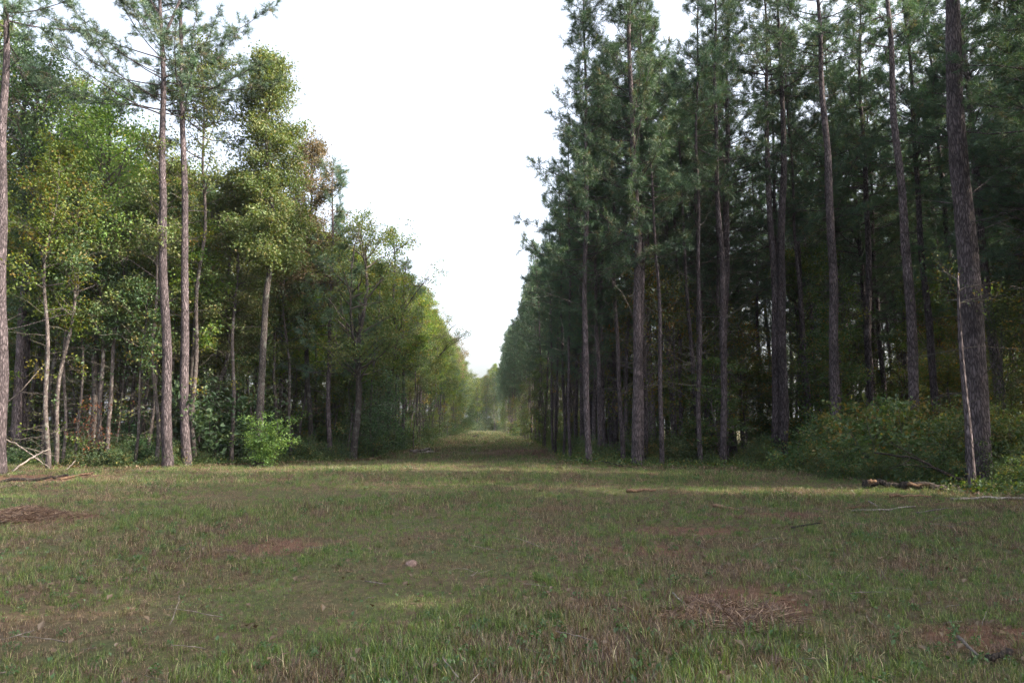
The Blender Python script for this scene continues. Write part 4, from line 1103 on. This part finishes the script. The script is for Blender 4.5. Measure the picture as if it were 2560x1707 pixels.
stick('dead_branch', [gp(2105, 13.8, .03), gp(2170, 14.0, .04)], .018, .012, M_SPLITWOOD, 'yellowish stick lying in the grass below the logs', 'branch', 'sticks lying in the grass', seed=36)
stick('dead_branch', [gp(2172, 14.2, .09), gp(2198, 13.7, .04)], .016, .012, M_DEADWOOD, 'short pale stick pointing at the viewer below the logs', 'branch', 'sticks lying in the grass', seed=37)
stick('dead_branch', [gp(2226, 14.9, .07), gp(2250, 14.9, .08), gp(2330, 15.0, .03)], .04, .015, M_SPLITWOOD, 'orange broken stick between the logs and the grey stick', 'branch', 'sticks lying in the grass', seed=38)
stick('dead_branch', [gp(2380, 14.5, .04), gp(2470, 14.6, .05), gp(2580, 14.4, .05)], .03, .022, M_DEADWOOD, 'long pale straight branch lying at the right picture edge', 'branch', 'sticks lying in the grass', seed=39)
stick('dead_branch', [gp(2290, 12.9, .03), gp(2372, 13.1, .07)], .018, .01, M_DEADWOOD, 'thin curved stick below the long pale branch', 'branch', 'sticks lying in the grass', seed=40)
stick('dead_branch', [gp(1785, 13.9, .05), gp(1812, 13.7, .04), gp(1850, 13.3, .02)], .035, .02, M_SPLITWOOD, 'brown stick with pale end lying in mid-grass right of centre', 'branch', 'sticks lying in the grass', seed=41)
stick('dead_branch', [gp(1566, 17.2, .05), gp(1640, 17.1, .05)], .045, .025, M_SPLITWOOD, 'short brown log in the grass below the sunlit strip', 'branch', 'sticks lying in the grass', seed=42)
stick('dead_branch', [gp(1980, 10.7, .04), gp(2052, 11.0, .06)], .018, .010, M_DARKLOG, 'thin dark stick on needle litter in the right foreground', 'branch', 'sticks lying in the grass', seed=43)
stick('dead_branch', [gp(1682, 6.6, .05), gp(1700, 6.3, .06), gp(1742, 5.95, .03)], .009, .004, M_DEADWOOD, 'thin curved twig beside the needle patch in the foreground', 'twig', 'sticks lying in the grass', seed=44)
stick('dead_branch', [gp(2398, 5.25, .06), gp(2425, 5.05, .05), gp(2450, 4.9, .03)], .014, .010, M_TWIG, 'brownish broken stick at the bottom right, left piece', 'branch', 'sticks lying in the grass', seed=45)
stick('dead_branch', [gp(2470, 4.85, .04), gp(2500, 4.88, .05), gp(2532, 4.95, .05)], .02, .017, M_DARKLOG, 'dark reddish stick at the bottom right, right piece', 'branch', 'sticks lying in the grass', seed=46)
stick('dead_branch', [gp(1580, 26, .06), gp(1450, 27.4, .3)], .02, .01, M_DARKLOG, 'long thin dark stick in the grass before the right corner pine', 'branch', seed=47)
stick('dead_branch', [gp(912, 7.1, .04), gp(966, 7.0, .03)], .007, .004, M_DEADWOOD, 'thin pale twig lying left below the flat stone', 'twig', 'sticks lying in the grass', seed=48)

# flat pinkish stone in the foreground grass
bm_rng = np.random.default_rng(4)
def rock(name, px, dist, a, b_, c_, mat, label, cat, seed):
    r = np.random.default_rng(seed); nu, nv = 18, 10
    V = []; 
    ph = r.uniform(0, 6.28, 5)
    for j in range(nv + 1):
        v = math.pi * j / nv
        for i in range(nu):
            u = 2 * math.pi * i / nu
            k = 1 + .12 * math.sin(2 * u + ph[0]) + .08 * math.sin(3 * u + ph[1] + v) + .05 * math.sin(5 * u + ph[2] - 2 * v)
            V.append((a * k * math.sin(v) * math.cos(u), b_ * k * math.sin(v) * math.sin(u), c_ * math.cos(v) + c_ * .5))
    F = [[j * nu + i, j * nu + (i + 1) % nu, (j + 1) * nu + (i + 1) % nu, (j + 1) * nu + i] for j in range(nv) for i in range(nu)]
    o = obj(name, mesh_from(name, np.array(V), [np.array(F)], [mat], smooth=True)); x, y = at(px, dist); o.location = (x, y, gz(x, y)); tag(o, label, cat); return o
m_stone = bark_material('pink_stone', (0.20, 0.13, 0.11), (0.36, 0.25, 0.215), 25, 25, .2)
st = rock('stone', 1028, 8.0, .075, .05, .035, m_stone, 'flat pinkish stone lying in the foreground grass', 'stone', 5); st.rotation_euler = (math.radians(35), 0, .5)
rock('clod', 1190, 100, .5, .4, .3, M_DARKLOG, 'small dark lump on the far grass of the corridor', 'clod', 6)

# heap of brown pine straw at the left
rng = np.random.default_rng(77)
def straw_heap(name, px, dist, rx, ry, h, n, label, seed, mat=M_STRAW):
    r = np.random.default_rng(seed)
    a = r.uniform(0, 6.28, n); q = np.sqrt(r.random(n)); X = np.cos(a) * q * rx; Y = np.sin(a) * q * ry
    Z = h * np.clip(1 - q ** 2, 0, 1) * r.uniform(.55, 1.0, n) + .01
    c_ = np.stack([X, Y, Z], 1); d = unit(np.stack([r.normal(0, 1, n), r.normal(0, 1, n), r.normal(0, .3, n)], 1)); L = r.uniform(.12, .28, n)[:, None]
    s_ = unit(np.cross(d, r.normal(0, 1, (n, 3)))) * .0024; p0 = c_ - d * L * .5; p1 = c_ + d * L * .5; mid = c_ + np.array([0, 0, .02])
    V = np.stack([p0 - s_, p0 + s_, mid + s_, mid - s_, p1], 1).reshape(-1, 3); V[:, 2] = np.maximum(V[:, 2], .004)
    k = np.arange(n)[:, None] * 5; o = obj(name, mesh_from(name, V, [k + np.array([[0, 1, 2, 3]]), k + np.array([[3, 2, 4]])], [mat], {'rl': np.repeat(r.random(n), 5), 'rc': np.repeat(r.random(n), 5)}))
    x, y = at(px, dist); o.location = (x, y, gz(x, y)); tag(o, label, 'pine straw'); return o
straw_heap('straw_heap', 62, 12.0, .62, .45, .2, 8000, 'rounded heap of reddish pine straw in the grass at left', 1)
straw_heap('straw_heap', 130, 12.1, .6, .35, .07, 2000, 'thin spread of pine straw right of the rounded heap', 2)
straw_heap('straw_heap', 1830, 5.9, .55, .45, .035, 6500, 'flat reddish patch of pine straw in the right foreground', 3)

# ------------------------------------------------------------------ evening air
hm, nt = new_mat('thin_haze')
vp = N(nt, 'ShaderNodeVolumePrincipled'); vp.inputs['Color'].default_value = (0.80, 0.88, 1.0, 1); vp.inputs['Density'].default_value = HAZE; vp.inputs['Anisotropy'].default_value = 0.2
ho = N(nt, 'ShaderNodeOutputMaterial'); nt.links.new(vp.outputs[0], ho.inputs['Volume'])
hx0, hx1, hy0, hy1, hz0, hz1 = -910, 910, -310, 1510, -1.2, 32
HV = [(a, b_, c_) for c_ in (hz0, hz1) for b_ in (hy0, hy1) for a in (hx0, hx1)]
hz = obj('haze', mesh_from('haze', np.array(HV), [np.array([[0, 2, 3, 1], [4, 5, 7, 6], [0, 1, 5, 4], [2, 6, 7, 3], [0, 4, 6, 2], [1, 3, 7, 5]])], [hm]))
tag(hz, kind='stuff')

# ------------------------------------------------------------------ labels from where each repeat stands
MARKS_L = [(-400, 'the left frame edge'), (-3, 'the edge-cut pine'), (122, 'the pale slim trunk'), (224, 'the sweetgum'), (336, 'the thin pole'), (420, 'the forked pine'), (490, 'the pale hardwood'), (646, 'the crooked oak'), (772, 'the brown-crowned hardwood'), (884, 'the gnarled oak')]
MARKS_R = [(1474, 'the corner pine'), (1592, 'the full-crowned pine'), (1655, 'the reddish leaning pine'), (1808, 'the dark edge pine'), (1945, 'the twin pines'), (2090, 'the lone pine'), (2292, 'the leaning pine'), (2448, 'the thickest pine'), (2560, 'the right frame edge'), (3400, 'the far right')]
bins = {}
for o, look, group, x, y in PENDING:
    px = col(x, y, 2.0)
    if y > 200: key = (look, 'g', 'end', 0)
    elif px < 884 and 'row' not in group: 
        k = max(i for i, m in enumerate(MARKS_L) if m[0] <= max(px, -400)); key = (look, group, 'L', k)
    elif px < 1280: key = (look, group, 'LC', 0)
    elif px > 1474 and 'row' not in group:
        k = max(i for i, m in enumerate(MARKS_R) if m[0] <= px); key = (look, group, 'R', min(k, len(MARKS_R) - 2))
    else: key = (look, group, 'RC', 0)
    bins.setdefault(key, []).append((px, y, o))
for (look, group, zone, k), mem in bins.items():
    mem.sort(key=(lambda t: t[1]) if zone in ('LC', 'RC') else (lambda t: t[0]))
    for n, (px, y, o) in enumerate(mem):
        w = ORD[n]
        if zone == 'end': o['label'] = '%s at the end of the clearing, %s from left' % (look, w)
        elif zone == 'LC': o['label'] = '%s on the left side of the corridor, %s going away' % (look, w)
        elif zone == 'RC': o['label'] = '%s on the right side of the corridor, %s going away' % (look, w)
        else:
            M = MARKS_L if zone == 'L' else MARKS_R
            a = M[k][1]; b_ = M[k + 1][1] if k + 1 < len(M) else 'the corridor'
            if k + 1 >= len(M): o['label'] = '%s, %s from left past %s' % (look, w, a)
            else: o['label'] = '%s, %s from left between %s and %s' % (look, w, a[4:], b_[4:])

print('counts', cnt, 'objects', len(C.objects))
